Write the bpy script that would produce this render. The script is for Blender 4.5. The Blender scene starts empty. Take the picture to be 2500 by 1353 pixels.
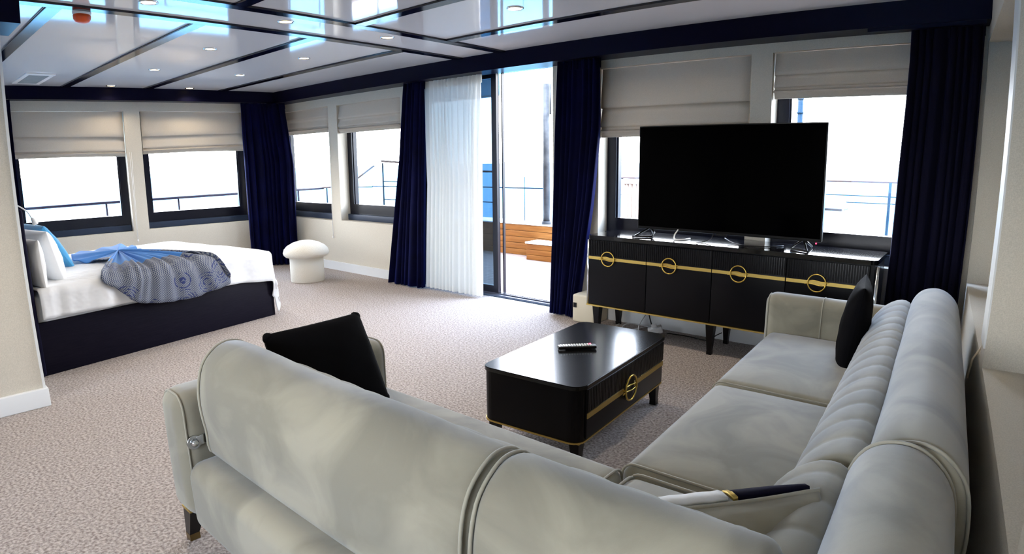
import bpy, bmesh, math, random
from math import sin, cos, pi, sqrt, atan2, radians
from mathutils import Matrix, Vector
random.seed(7)
SC = bpy.context.scene
COL = SC.collection

# ------------------------------------------------------------------ camera
CAM_H = 1.33
cd = bpy.data.cameras.new('camera')
cam = bpy.data.objects.new('camera', cd)
COL.objects.link(cam)
SC.camera = cam
rt = Vector((0.76746264, 0.64103166, -0.00891647))
dn = Vector((0.11369667, -0.14978253, -0.98216))
fw = Vector((-0.63093118, 0.75275733, -0.18783566))
M = Matrix.Identity(4)
for i in range(3):
    M[i][0] = rt[i]; M[i][1] = -dn[i]; M[i][2] = -fw[i]
M[2][3] = CAM_H
cam.matrix_world = M
cd.sensor_fit = 'HORIZONTAL'
cd.sensor_width = 36.0
cd.sensor_height = 36.0 * 1353 / 2500
cd.lens = 1420 * 36 / 2500
cd.clip_start = 0.02
cd.clip_end = 5000
cd.type = 'PANO'          # wide phone lens with its barrel bend
cc = cd if hasattr(cd, 'fisheye_polynomial_k1') else cd.cycles
cc.panorama_type = 'FISHEYE_LENS_POLYNOMIAL'
cc.fisheye_fov = radians(170)
for k, v in enumerate((0.0, -4.65796687e-02, -1.93493084e-05, 2.21645459e-05, -3.12701664e-07)):
    setattr(cc, 'fisheye_polynomial_k%d' % k, v)

# ------------------------------------------------------------------ world, sun, exposure
SKY_STRENGTH = 10.0
wd = bpy.data.worlds.new('sky'); SC.world = wd; wd.use_nodes = True
nt = wd.node_tree; nt.nodes.clear()
wo = nt.nodes.new('ShaderNodeOutputWorld'); bg = nt.nodes.new('ShaderNodeBackground')
tc = nt.nodes.new('ShaderNodeTexCoord'); sx = nt.nodes.new('ShaderNodeSeparateXYZ'); rp = nt.nodes.new('ShaderNodeValToRGB')
nt.links.new(tc.outputs['Generated'], sx.inputs[0]); nt.links.new(sx.outputs[2], rp.inputs[0])
rp.color_ramp.elements[0].position = 0.0; rp.color_ramp.elements[0].color = (1.0, 0.98, 0.95, 1)
rp.color_ramp.elements[1].position = 0.8; rp.color_ramp.elements[1].color = (0.50, 0.68, 1.0, 1)
nt.links.new(rp.outputs[0], bg.inputs[0]); bg.inputs[1].default_value = SKY_STRENGTH
nt.links.new(bg.outputs[0], wo.inputs[0])
sl = bpy.data.lights.new('sun', 'SUN'); sl.energy = 3.0; sl.angle = 0.01; sl.color = (1, 0.93, 0.82)
sun = bpy.data.objects.new('sun', sl); COL.objects.link(sun)
sun.rotation_euler = Vector((0.25, 0.42, -0.87)).to_track_quat('-Z', 'Y').to_euler()
vs = SC.view_settings
vs.view_transform = 'Standard'; vs.look = 'None'; vs.gamma = 1.0; vs.use_curve_mapping = False
vs.exposure = 1.6
SC.display_settings.display_device = 'sRGB'
if hasattr(SC, 'cycles'):
    SC.cycles.use_denoising = True
    SC.cycles.max_bounces = 12; SC.cycles.diffuse_bounces = 6; SC.cycles.transparent_max_bounces = 16
    SC.cycles.caustics_reflective = False; SC.cycles.caustics_refractive = False

def portal(center, s, n, w, h):
    """sampling portal just outside a window (gives off no light itself)"""
    l = bpy.data.lights.new('window_portal', 'AREA'); l.shape = 'RECTANGLE'; l.size = w; l.size_y = h
    try: l.cycles.is_portal = True
    except Exception: return
    o = bpy.data.objects.new('window_portal', l); COL.objects.link(o)
    n3 = Vector((n[0], n[1], 0)).normalized(); s3 = Vector((s[0], s[1], 0)).normalized()
    up = Vector((0, 0, 1)); z = n3                       # light shines along -Z, i.e. into the room
    x = up.cross(z)
    m = Matrix.Identity(4)
    for i in range(3): m[i][0] = x[i]; m[i][1] = up[i]; m[i][2] = z[i]; m[i][3] = center[i]
    o.matrix_world = m

# ------------------------------------------------------------------ materials
MATS = {}
def mat(name, color, rough=0.5, metal=0.0, spec=0.5, sheen=0.0, sheen_tint=None, var=None, vscale=3.0, vdist=0.0,
        bump=0.0, bscale=100.0, coat=0.0, emit=None, estr=0.0, stretch=None, bdist=0.002, vdetail=3.0, contrast=(0.35, 0.65)):
    m = bpy.data.materials.new(name); m.use_nodes = True; MATS[name] = m
    nt = m.node_tree; b = nt.nodes['Principled BSDF']
    b.inputs['Base Color'].default_value = (*color, 1)
    b.inputs['Roughness'].default_value = rough; b.inputs['Metallic'].default_value = metal
    b.inputs['Specular IOR Level'].default_value = spec
    b.inputs['Sheen Weight'].default_value = sheen
    if sheen_tint: b.inputs['Sheen Tint'].default_value = (*sheen_tint, 1)
    b.inputs['Coat Weight'].default_value = coat
    b.inputs['Coat Roughness'].default_value = 0.05
    if emit: b.inputs['Emission Color'].default_value = (*emit, 1); b.inputs['Emission Strength'].default_value = estr
    if var or bump:
        t = nt.nodes.new('ShaderNodeTexCoord'); mp = nt.nodes.new('ShaderNodeMapping')
        nt.links.new(t.outputs['Object'], mp.inputs[0])
        if stretch: mp.inputs['Scale'].default_value = stretch
    if var:
        n = nt.nodes.new('ShaderNodeTexNoise'); n.inputs['Scale'].default_value = vscale; n.inputs['Detail'].default_value = vdetail
        n.inputs['Distortion'].default_value = vdist
        r = nt.nodes.new('ShaderNodeValToRGB')
        r.color_ramp.elements[0].position = contrast[0]; r.color_ramp.elements[0].color = (*color, 1)
        r.color_ramp.elements[1].position = contrast[1]; r.color_ramp.elements[1].color = (*var, 1)
        nt.links.new(mp.outputs[0], n.inputs[0]); nt.links.new(n.outputs[0], r.inputs[0]); nt.links.new(r.outputs[0], b.inputs['Base Color'])
    if bump:
        n2 = nt.nodes.new('ShaderNodeTexNoise'); n2.inputs['Scale'].default_value = bscale; n2.inputs['Detail'].default_value = 2
        bp = nt.nodes.new('ShaderNodeBump'); bp.inputs['Strength'].default_value = bump; bp.inputs['Distance'].default_value = bdist
        nt.links.new(mp.outputs[0], n2.inputs[0]); nt.links.new(n2.outputs[0], bp.inputs['Height']); nt.links.new(bp.outputs[0], b.inputs['Normal'])
    return m

def glass(name, tint, ior=1.45):
    m = bpy.data.materials.new(name); m.use_nodes = True; nt = m.node_tree; nt.nodes.clear()
    o = nt.nodes.new('ShaderNodeOutputMaterial'); mx = nt.nodes.new('ShaderNodeMixShader')
    tr = nt.nodes.new('ShaderNodeBsdfTransparent'); gl = nt.nodes.new('ShaderNodeBsdfGlossy')
    tr.inputs[0].default_value = (*tint, 1); gl.inputs['Roughness'].default_value = 0.0
    lw = nt.nodes.new('ShaderNodeLayerWeight'); lw.inputs['Blend'].default_value = 0.5
    pw = nt.nodes.new('ShaderNodeMath'); pw.operation = 'POWER'; pw.inputs[1].default_value = 5.0
    ma = nt.nodes.new('ShaderNodeMath'); ma.operation = 'MULTIPLY_ADD'; ma.inputs[1].default_value = 0.9; ma.inputs[2].default_value = 0.035
    nt.links.new(lw.outputs['Facing'], pw.inputs[0]); nt.links.new(pw.outputs[0], ma.inputs[0]); nt.links.new(ma.outputs[0], mx.inputs[0])
    nt.links.new(tr.outputs[0], mx.inputs[1]); nt.links.new(gl.outputs[0], mx.inputs[2])
    nt.links.new(mx.outputs[0], o.inputs[0]); MATS[name] = m; return m

WALL = mat('wallpaper', (0.55, 0.51, 0.43), 0.75, spec=0.2, var=(0.65, 0.60, 0.51), vscale=260, bump=0.25, bscale=260, bdist=0.001)
WALLW = mat('wall_edge_trim', (0.72, 0.73, 0.72), 0.5)
CEIL = mat('gloss_ceiling_panel', (0.76, 0.78, 0.81), 0.06, spec=0.62, bump=0.012, bscale=1.3, bdist=0.02)
STRIP = mat('navy_gloss_strip', (0.002, 0.003, 0.012), 0.12, spec=0.6)
BEAM = mat('navy_lacquer_beam', (0.003, 0.003, 0.013), 0.30, spec=0.06)
BASEB = mat('white_baseboard', (0.74, 0.76, 0.77), 0.45)
FRAME = mat('dark_window_frame', (0.002, 0.003, 0.010), 0.3, spec=0.28)
SILL = mat('blue_grey_sill_trim', (0.018, 0.03, 0.06), 0.4, spec=0.3)
GLASS = glass('clear_glass', (0.96, 0.98, 1.0))
TINT = glass('tinted_door_glass', (0.25, 0.32, 0.38))
NAVY = mat('navy_velvet', (0.0015, 0.002, 0.019), 0.85, spec=0.06, sheen=0.12, sheen_tint=(0.04, 0.08, 0.9), var=(0.001, 0.0012, 0.009), vscale=4)
NAVYD = mat('black_navy_velvet', (0.003, 0.003, 0.012), 0.9, spec=0.1, sheen=0.05, sheen_tint=(0.1, 0.1, 0.5))
LINEN = mat('linen_blind', (0.56, 0.505, 0.43), 0.9, spec=0.1, var=(0.65, 0.59, 0.51), vscale=330, bump=0.3, bscale=330, bdist=0.001)
def add_translucent(m, col, fac):
    nt = m.node_tree; b = nt.nodes['Principled BSDF']; o = nt.nodes['Material Output']
    mx = nt.nodes.new('ShaderNodeMixShader'); tl = nt.nodes.new('ShaderNodeBsdfTranslucent'); tl.inputs[0].default_value = (*col, 1); mx.inputs[0].default_value = fac
    nt.links.new(b.outputs[0], mx.inputs[1]); nt.links.new(tl.outputs[0], mx.inputs[2]); nt.links.new(mx.outputs[0], o.inputs[0])
add_translucent(LINEN, (0.7, 0.58, 0.42), 0.10)
CARPET = mat('beige_carpet', (0.235, 0.20, 0.185), 0.95, spec=0.03, var=(0.55, 0.495, 0.465), vscale=80, vdetail=10, bump=0.8, bscale=110, bdist=0.012, contrast=(0.34, 0.64))
SOFA = mat('pale_velvet', (0.235, 0.218, 0.17), 0.8, spec=0.06, sheen=0.45, sheen_tint=(0.68, 0.80, 1.0), var=(0.345, 0.322, 0.25), vscale=3.6, vdist=1.0, vdetail=7,
           bump=0.12, bscale=420, bdist=0.0008, contrast=(0.38, 0.62))
PIPE = mat('velvet_piping', (0.34, 0.32, 0.26), 0.8, spec=0.1, sheen=0.4, sheen_tint=(0.75, 0.88, 1.0))
DARKLEG = mat('black_lacquer_leg', (0.002, 0.002, 0.003), 0.28, spec=0.25)
GOLD = mat('brushed_gold', (0.62, 0.44, 0.10), 0.28, metal=1.0)
GOLDS = mat('satin_gold_strip', (0.55, 0.40, 0.12), 0.42, metal=1.0)
GOLDD = mat('dark_brass', (0.22, 0.16, 0.07), 0.35, metal=1.0)
CHROME = mat('chrome', (0.62, 0.64, 0.66), 0.18, metal=1.0)
GLOSSB = mat('black_gloss_lacquer', (0.003, 0.003, 0.004), 0.07, spec=0.5)
SATINB = mat('black_satin_front', (0.0045, 0.0045, 0.006), 0.28, spec=0.14)
TABTOP = mat('black_tabletop', (0.005, 0.005, 0.006), 0.17, spec=0.5)
SCREEN = mat('tv_screen', (0.0004, 0.0004, 0.0006), 0.08, spec=0.02)
PLASTB = mat('black_plastic', (0.002, 0.002, 0.0025), 0.35, spec=0.25)
PLASTW = mat('white_plastic', (0.80, 0.80, 0.80), 0.35)
CREAM = mat('cream_box', (0.66, 0.60, 0.46), 0.6)
BEDWOOD = mat('black_stained_bed_wood', (0.003, 0.0026, 0.009), 0.5, spec=0.1, var=(0.006, 0.005, 0.012), vscale=9, stretch=(1, 1, 14))
SHEET = mat('white_cotton', (0.74, 0.76, 0.79), 0.85, spec=0.1, bump=0.4, bscale=9, bdist=0.03)
PILLOWW = mat('white_pillow_cotton', (0.80, 0.82, 0.84), 0.85, spec=0.1, bump=0.15, bscale=14, bdist=0.02)
PILLOWB = mat('sky_blue_cotton', (0.07, 0.30, 0.55), 0.85, spec=0.1, sheen=0.2)
BOUCLE = mat('white_boucle', (0.82, 0.79, 0.70), 0.95, spec=0.05, bump=0.6, bscale=170, bdist=0.006)
ORANGE = mat('orange_plastic_dome', (0.80, 0.10, 0.015), 0.35)
TEAK = mat('teak_planks', (0.24, 0.165, 0.125), 0.6, spec=0.15, var=(0.36, 0.25, 0.195), vscale=6, stretch=(0.6, 12, 12))
TEAKO = mat('orange_teak_bulwark', (0.16, 0.055, 0.010), 0.55, spec=0.1, var=(0.22, 0.085, 0.018), vscale=4, stretch=(0.8, 10, 10))
CAULK = mat('deck_caulk', (0.05, 0.04, 0.035), 0.8)
WHITEP = mat('white_hull_paint', (0.78, 0.80, 0.82), 0.35)
RAILBL = mat('blue_grey_rail', (0.004, 0.018, 0.035), 0.5, spec=0.1)
RAILWOOD = mat('varnished_rail_wood', (0.045, 0.026, 0.022), 0.5, spec=0.1)
MAST = mat('grey_metal_post', (0.015, 0.016, 0.018), 0.5, spec=0.2, var=(0.035, 0.036, 0.038), vscale=9)
DECKHEAD = mat('overhang_panel', (0.20, 0.24, 0.25), 0.5, bump=0.2, bscale=12, stretch=(1, 12, 1))
LAMPON = mat('downlight_lens', (1, 1, 1), 0.4, emit=(1.0, 0.76, 0.36), estr=3.5)
REDLED = mat('red_led', (1, 0.02, 0.05), 0.4, emit=(1.0, 0.02, 0.06), estr=3.0)
VENTG = mat('vent_grille', (0.30, 0.34, 0.36), 0.5)
SEA = mat('sea_water', (0.04, 0.135, 0.20), 0.6, spec=0.04, bump=0.8, bscale=1.2, bdist=0.4)
PAD = mat('pad_black', (0.003, 0.003, 0.004), 0.9, spec=0.05)

def sheer_mat():
    m = bpy.data.materials.new('white_sheer'); m.use_nodes = True; nt = m.node_tree; nt.nodes.clear()
    o = nt.nodes.new('ShaderNodeOutputMaterial'); mx = nt.nodes.new('ShaderNodeMixShader'); mx2 = nt.nodes.new('ShaderNodeMixShader')
    tr = nt.nodes.new('ShaderNodeBsdfTransparent'); tl = nt.nodes.new('ShaderNodeBsdfTranslucent'); df = nt.nodes.new('ShaderNodeBsdfDiffuse')
    tr.inputs[0].default_value = (1, 1, 1, 1); tl.inputs[0].default_value = (0.90, 0.87, 0.80, 1); df.inputs[0].default_value = (0.88, 0.86, 0.81, 1)
    mx.inputs[0].default_value = 0.30; mx2.inputs[0].default_value = 0.94
    nt.links.new(df.outputs[0], mx.inputs[1]); nt.links.new(tl.outputs[0], mx.inputs[2])
    nt.links.new(tr.outputs[0], mx2.inputs[1]); nt.links.new(mx.outputs[0], mx2.inputs[2]); nt.links.new(mx2.outputs[0], o.inputs[0])
    return m
SHEER = sheer_mat()

def throw_mat():
    """blue cloth whose outer band carries a grey woven pattern with rosettes"""
    m = bpy.data.materials.new('patterned_throw'); m.use_nodes = True; nt = m.node_tree; b = nt.nodes['Principled BSDF']
    b.inputs['Roughness'].default_value = 0.8; b.inputs['Specular IOR Level'].default_value = 0.15
    uv = nt.nodes.new('ShaderNodeTexCoord')
    def node(t, **k):
        n = nt.nodes.new(t)
        for a, v in k.items(): setattr(n, a, v)
        return n
    sep = node('ShaderNodeSeparateXYZ'); nt.links.new(uv.outputs['UV'], sep.inputs[0])
    # attribute uv.x = along bed, uv.y = across (both in metres), colour attribute 'band' = 0..1 knot->hem
    at = node('ShaderNodeAttribute'); at.attribute_name = 'band'
    # houndstooth-like fine check
    mp = node('ShaderNodeMapping'); nt.links.new(uv.outputs['UV'], mp.inputs[0]); mp.inputs['Scale'].default_value = (1, 1, 1)
    ck = node('ShaderNodeTexChecker'); ck.inputs['Scale'].default_value = 130; nt.links.new(mp.outputs[0], ck.inputs[0])
    ck.inputs[1].default_value = (0.24, 0.26, 0.29, 1); ck.inputs[2].default_value = (0.045, 0.06, 0.12, 1)
    # rosettes: rings around scattered cells
    vo = node('ShaderNodeTexVoronoi'); vo.inputs['Scale'].default_value = 5.0; vo.inputs['Randomness'].default_value = 0.6; nt.links.new(mp.outputs[0], vo.inputs[0])
    sn = node('ShaderNodeMath', operation='SINE'); ml = node('ShaderNodeMath', operation='MULTIPLY'); ml.inputs[1].default_value = 60
    nt.links.new(vo.outputs['Distance'], ml.inputs[0]); nt.links.new(ml.outputs[0], sn.inputs[0])
    vo2 = node('ShaderNodeTexVoronoi'); vo2.inputs['Scale'].default_value = 38; nt.links.new(mp.outputs[0], vo2.inputs[0])
    ad = node('ShaderNodeMath', operation='SUBTRACT'); nt.links.new(sn.outputs[0], ad.inputs[0])
    m3 = node('ShaderNodeMath', operation='MULTIPLY'); m3.inputs[1].default_value = 1.8; nt.links.new(vo2.outputs['Distance'], m3.inputs[0]); nt.links.new(m3.outputs[0], ad.inputs[1])
    gt = node('ShaderNodeMath', operation='GREATER_THAN'); gt.inputs[1].default_value = -0.15; nt.links.new(ad.outputs[0], gt.inputs[0])
    lt = node('ShaderNodeMath', operation='LESS_THAN'); lt.inputs[1].default_value = 0.47; nt.links.new(vo.outputs['Distance'], lt.inputs[0])
    an = node('ShaderNodeMath', operation='MULTIPLY'); nt.links.new(gt.outputs[0], an.inputs[0]); nt.links.new(lt.outputs[0], an.inputs[1])
    mxp = node('ShaderNodeMix', data_type='RGBA'); nt.links.new(an.outputs[0], mxp.inputs['Factor']); nt.links.new(ck.outputs[0], mxp.inputs['A'])
    mxp.inputs['B'].default_value = (0.035, 0.05, 0.15, 1)
    nz = node('ShaderNodeTexNoise'); nz.inputs['Scale'].default_value = 5; nt.links.new(mp.outputs[0], nz.inputs[0])
    a2 = node('ShaderNodeMath', operation='MULTIPLY_ADD'); a2.inputs[1].default_value = 0.12; nt.links.new(nz.outputs[0], a2.inputs[0]); nt.links.new(at.outputs['Fac'], a2.inputs[2])
    g2 = node('ShaderNodeMath', operation='GREATER_THAN'); g2.inputs[1].default_value = 0.66; nt.links.new(a2.outputs[0], g2.inputs[0])
    mx = node('ShaderNodeMix', data_type='RGBA'); nt.links.new(g2.outputs[0], mx.inputs['Factor'])
    mx.inputs['A'].default_value = (0.065, 0.20, 0.50, 1); nt.links.new(mxp.outputs['Result'], mx.inputs['B'])
    nt.links.new(mx.outputs['Result'], b.inputs['Base Color'])
    return m
THROW = throw_mat()

# ------------------------------------------------------------------ helpers
def tag(o, label=None, cat=None, group=None, kind=None):
    if label: o['label'] = label
    if cat: o['category'] = cat
    if group: o['group'] = group
    if kind: o['kind'] = kind
    return o

def empty(name, loc=(0, 0, 0), rz=0.0, label=None, cat=None, group=None, kind=None):
    o = bpy.data.objects.new(name, None); COL.objects.link(o); o.location = loc; o.rotation_euler = (0, 0, rz)
    o.empty_display_size = 0.1
    return tag(o, label, cat, group, kind)

class MB:
    """mesh builder: collects pieces, links them as one mesh object"""
    def __init__(s): s.v = []; s.f = []; s.sm = []
    def add(s, V, F, smooth=False, M=None):
        b = len(s.v)
        for p in V:
            p = Vector(p)
            if M is not None: p = M @ p
            s.v.append(p)
        for f in F: s.f.append(tuple(i + b for i in f)); s.sm.append(smooth)
        return s
    def box(s, x0, x1, y0, y1, z0, z1, r=0.0, seg=2, M=None):
        if r > 0:
            V, F = rbox(x1 - x0, y1 - y0, z1 - z0, r, seg)
            c = Vector(((x0 + x1) / 2, (y0 + y1) / 2, (z0 + z1) / 2))
            return s.add([c + Vector(p) for p in V], F, True, M)
        V = [(x0, y0, z0), (x1, y0, z0), (x1, y1, z0), (x0, y1, z0), (x0, y0, z1), (x1, y0, z1), (x1, y1, z1), (x0, y1, z1)]
        F = [(3, 2, 1, 0), (4, 5, 6, 7), (0, 1, 5, 4), (1, 2, 6, 5), (2, 3, 7, 6), (3, 0, 4, 7)]
        return s.add(V, F, False, M)
    def tube(s, pts, r, n=8, closed=False, M=None, cap=True):
        pts = [Vector(p) for p in pts]; m = len(pts); V = []; F = []
        rr = r if isinstance(r, (list, tuple)) else [r] * m
        prev = None
        for i, p in enumerate(pts):
            if closed: t = pts[(i + 1) % m] - pts[i - 1]
            else: t = pts[min(i + 1, m - 1)] - pts[max(i - 1, 0)]
            t.normalize()
            if prev is None:
                a = Vector((0, 0, 1)) if abs(t.z) < 0.9 else Vector((1, 0, 0))
                u = t.cross(a).normalized()
            else:
                u = (prev - t * prev.dot(t)).normalized()
            prev = u; w = t.cross(u)
            for k in range(n):
                a = 2 * pi * k / n
                V.append(p + (u * cos(a) + w * sin(a)) * rr[i])
        for i in range(m if closed else m - 1):
            j = (i + 1) % m
            for k in range(n):
                l = (k + 1) % n
                F.append((i * n + k, i * n + l, j * n + l, j * n + k))
        if not closed and cap:
            F.append(tuple(range(n - 1, -1, -1))); F.append(tuple((m - 1) * n + k for k in range(n)))
        return s.add(V, F, True, M)
    def cyl(s, x, y, z0, z1, r0, r1=None, n=24, M=None):
        r1 = r0 if r1 is None else r1
        V = []
        for z, r in ((z0, r0), (z1, r1)):
            for k in range(n): V.append((x + r * cos(2 * pi * k / n), y + r * sin(2 * pi * k / n), z))
        F = [(k, (k + 1) % n, n + (k + 1) % n, n + k) for k in range(n)]
        b = len(s.v)
        s.add(V, F, True, M)
        s.f.append(tuple(b + k for k in range(n - 1, -1, -1))); s.sm.append(False)
        s.f.append(tuple(b + n + k for k in range(n))); s.sm.append(False)
        return s
    def lathe(s, prof, x=0, y=0, n=32, M=None):
        V = []; F = []
        for r, z in prof:
            for k in range(n): V.append((x + r * cos(2 * pi * k / n), y + r * sin(2 * pi * k / n), z))
        for i in range(len(prof) - 1):
            for k in range(n):
                l = (k + 1) % n; F.append((i * n + k, i * n + l, (i + 1) * n + l, (i + 1) * n + k))
        F.append(tuple(range(n - 1, -1, -1))); F.append(tuple((len(prof) - 1) * n + k for k in range(n)))
        return s.add(V, F, True, M)
    def prism(s, poly, z0, z1, M=None, smooth=False):
        n = len(poly); V = [(p[0], p[1], z0) for p in poly] + [(p[0], p[1], z1) for p in poly]
        F = [(i, (i + 1) % n, n + (i + 1) % n, n + i) for i in range(n)] + [tuple(range(n - 1, -1, -1)), tuple(range(n, 2 * n))]
        return s.add(V, F, smooth, M)
    def grid(s, P, smooth=True, closed_u=False, M=None):
        """P[i][j] points"""
        m = len(P); n = len(P[0]); V = [p for row in P for p in row]; F = []
        for i in range(m - 1):
            for j in range(n if closed_u else n - 1):
                l = (j + 1) % n; F.append((i * n + j, i * n + l, (i + 1) * n + l, (i + 1) * n + j))
        return s.add(V, F, smooth, M)
    def build(s, name, m, parent=None, label=None, off=None):
        me = bpy.data.meshes.new(name)
        o0 = Vector(off) if off is not None else (parent_offset(parent))
        me.from_pydata([tuple(v - o0) for v in s.v], [], s.f)
        me.polygons.foreach_set('use_smooth', s.sm)
        me.materials.append(m); me.update()
        o = bpy.data.objects.new(name, me); COL.objects.link(o)
        if parent is not None: o.parent = parent
        if label: o['label'] = label
        return o

def parent_offset(p):
    """world-space builders under unrotated empties: subtract the root's location"""
    if p is None: return Vector((0, 0, 0))
    if p.get('_local'): return Vector((0, 0, 0))
    t = Vector((0, 0, 0)); q = p
    while q is not None: t = t + q.location; q = q.parent
    return t

def rbox(w, d, h, r, seg=2):
    r = min(r, w / 2 - 1e-4, d / 2 - 1e-4, h / 2 - 1e-4)
    def axis(L):
        a = [-L / 2 + r * (1 - math.tan(pi / 4 * (1 - k / seg))) for k in range(seg + 1)]
        return a + [-x for x in reversed(a)]
    return surf_box(axis(w), axis(d), axis(h), w, d, h, r)

def surf_box(A, B, Cc, w, d, h, r, fn=None):
    idx = {}; V = []; F = []
    def vid(p):
        k = (round(p[0], 5), round(p[1], 5), round(p[2], 5))
        if k not in idx:
            c = [max(-L / 2 + r, min(L / 2 - r, q)) for q, L in zip(p, (w, d, h))]
            e = Vector((p[0] - c[0], p[1] - c[1], p[2] - c[2]))
            if e.length > 1e-9: e = e.normalized() * r
            q = Vector(c) + e
            if fn: q = fn(q)
            idx[k] = len(V); V.append(q)
        return idx[k]
    def face(ax, val, P, Q, flip):
        for i in range(len(P) - 1):
            for j in range(len(Q) - 1):
                q = []
                for (a, b) in ((P[i], Q[j]), (P[i + 1], Q[j]), (P[i + 1], Q[j + 1]), (P[i], Q[j + 1])):
                    p = [0, 0, 0]; p[ax] = val; o = [k for k in range(3) if k != ax]; p[o[0]] = a; p[o[1]] = b
                    q.append(vid(p))
                if flip: q.reverse()
                if len(set(q)) > 2: F.append(tuple(dict.fromkeys(q)))
    face(2, h / 2, A, B, False); face(2, -h / 2, A, B, True)
    face(0, w / 2, B, Cc, False); face(0, -w / 2, B, Cc, True)
    face(1, d / 2, A, Cc, True); face(1, -d / 2, A, Cc, False)
    return V, F

def soft_box(x0, x1, y0, y1, z0, z1, r=0.03, puff=0.02, cell=0.05, seg=4, fn=None):
    """cushion: rounded box whose faces bulge"""
    w, d, h = x1 - x0, y1 - y0, z1 - z0
    r = min(r, w / 2 - 1e-3, d / 2 - 1e-3, h / 2 - 1e-3)
    def axis(L):
        a = [-L / 2 + r * (1 - math.tan(pi / 4 * (1 - k / seg))) for k in range(seg + 1)]
        n = max(1, int((L - 2 * r) / cell)); mid = [-L / 2 + r + (L - 2 * r) * k / n for k in range(1, n)]
        return a + mid + [-x for x in reversed(a)]
    c = Vector(((x0 + x1) / 2, (y0 + y1) / 2, (z0 + z1) / 2))
    def g(q):
        u, v = q.x / (w / 2), q.y / (d / 2)
        b = max(0, 1 - abs(u) ** 3) * max(0, 1 - abs(v) ** 3)
        q = q.copy()
        if q.z > 0: q.z += puff * b
        q = c + q
        return fn(q) if fn else q
    return surf_box(axis(w), axis(d), axis(h), w, d, h, r, g)

def cr(P, n=6, closed=True):
    """Catmull-Rom through points"""
    m = len(P); out = []
    P = [Vector(p) for p in P]
    rng = m if closed else m - 1
    for i in range(rng):
        if closed: a, b, c, d = P[i - 1], P[i], P[(i + 1) % m], P[(i + 2) % m]
        else: a, b, c, d = P[max(i - 1, 0)], P[i], P[i + 1], P[min(i + 2, m - 1)]
        for k in range(n):
            t = k / n
            out.append(0.5 * ((2 * b) + (c - a) * t + (2 * a - 5 * b + 4 * c - d) * t * t + (3 * b - a - 3 * c + d) * t ** 3))
    if not closed: out.append(P[-1])
    return out

def extrude_soft(prof, L, edge=0.03, n=10, place=None, mid=None):
    """profile (list of 2-vectors) swept from 0 to L with rounded ends; place(p2, t) -> world"""
    c = Vector((0, 0));
    for p in prof: c += p
    c /= len(prof)
    st = []
    for k in range(5):
        a = pi / 2 * k / 4; st.append((edge * (1 - cos(a)) if False else edge * (1 - sin(pi / 2 - a)) , 1 - 0.0))
    stations = []
    R = max((p - c).length for p in prof)
    for k in range(5):
        a = pi / 2 * k / 4                      # 0 at the very end
        stations.append((edge * (1 - cos(a)) if k else 0.0, edge * (1 - sin(a))))
    # (t offset, inset)
    S = [(edge * (1 - sin(a)), edge * (1 - cos(a))) for a in (pi / 2, pi / 3, pi / 4, pi / 6, 0.0)]
    S = [(edge - edge * cos(b), edge - edge * sin(b)) for b in (0.0, pi / 8, pi / 4, 3 * pi / 8, pi / 2)]
    seq = [(t, i) for t, i in S]
    seq += [(edge + (L - 2 * edge) * k / n, 0.0) for k in range(1, n)]
    seq += [(L - t, i) for t, i in reversed(S)]
    rows = []
    for t, ins in seq:
        row = []
        for p in prof:
            d = p - c; l = d.length
            q = c + d * max(0.0, (l - ins) / l)
            if mid: q = mid(q, t)
            row.append(place(q, t))
        rows.append(row)
    return rows

def bar(name, a, b, r, m, parent, n=10, label=None):
    return MB().tube([a, b], r, n).build(name, m, parent, label)

# ------------------------------------------------------------------ wall frames
class WF:
    """local wall frame: s along, n outwards, z up"""
    def __init__(w, o, n):
        w.o = Vector((o[0], o[1], 0)); w.n = Vector((n[0], n[1], 0)).normalized(); w.s = Vector((0, 0, 1)).cross(w.n) * -1
        w.M = Matrix.Identity(4)
        for i in range(3): w.M[i][0] = w.s[i]; w.M[i][1] = w.n[i]; w.M[i][2] = (0, 0, 1)[i]; w.M[i][3] = w.o[i]
        w.rz = atan2(w.s.y, w.s.x)
    def p(w, s, n, z): return w.M @ Vector((s, n, z))
WB = WF((0, 4.376), (0, 1))          # s = x
WA = WF((-7.70, 4.376), (-1, 0.15))  # s grows with y
WC = WF((0.134, 1.27), (1, 0.055))   # s grows as y falls
CZ = 2.285                            # ceiling

def wall(name, F, s0, s1, T, openings):
    mb = MB(); ops = sorted(openings); x = s0; H = CZ + 0.02
    for (a, b, z0, z1) in ops:
        mb.box(x, a, 0, T, 0, H, M=F.M)
        if z0 > 0: mb.box(a, b, 0, T, 0, z0, M=F.M)
        mb.box(a, b, 0, T, z1, H, M=F.M)
        x = b
    mb.box(x, s1, 0, T, 0, H, M=F.M)
    return tag(mb.build(name, WALL), kind='structure')

WINB = [(-7.90, -6.61, .625, 2.04), (-6.42, -5.22, .635, 2.035), (-2.72, -1.468, .66, 2.075), (-1.317, -0.14, .66, 2.075)]
def sA(y): return (y - 4.376) * 1.0112
WINA = [(sA(-0.25), sA(1.02), .60, 2.035), (sA(1.20), sA(2.41), .60, 2.035), (sA(2.587), sA(3.86), .61, 2.04)]
def sC(y): return (1.27 - y) * 1.0015
WINC = [(sC(4.33), sC(2.66), .63, 2.04), (sC(2.50), sC(1.20), .63, 2.04), (sC(1.0), sC(-0.4), .63, 2.04)]
wall('wall_back', WB, -8.2, 0.4, 0.24, WINB + [(-4.98, -3.19, 0.0, 2.185)])
wall('wall_left', WA, sA(-2.9), 0.0, 0.24, WINA)
wall('wall_right', WC, sC(4.376), sC(-2.9), 0.30, WINC)
WFR = WF((0, -2.75), (0, -1))         # wall behind the viewer: s = -x
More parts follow.
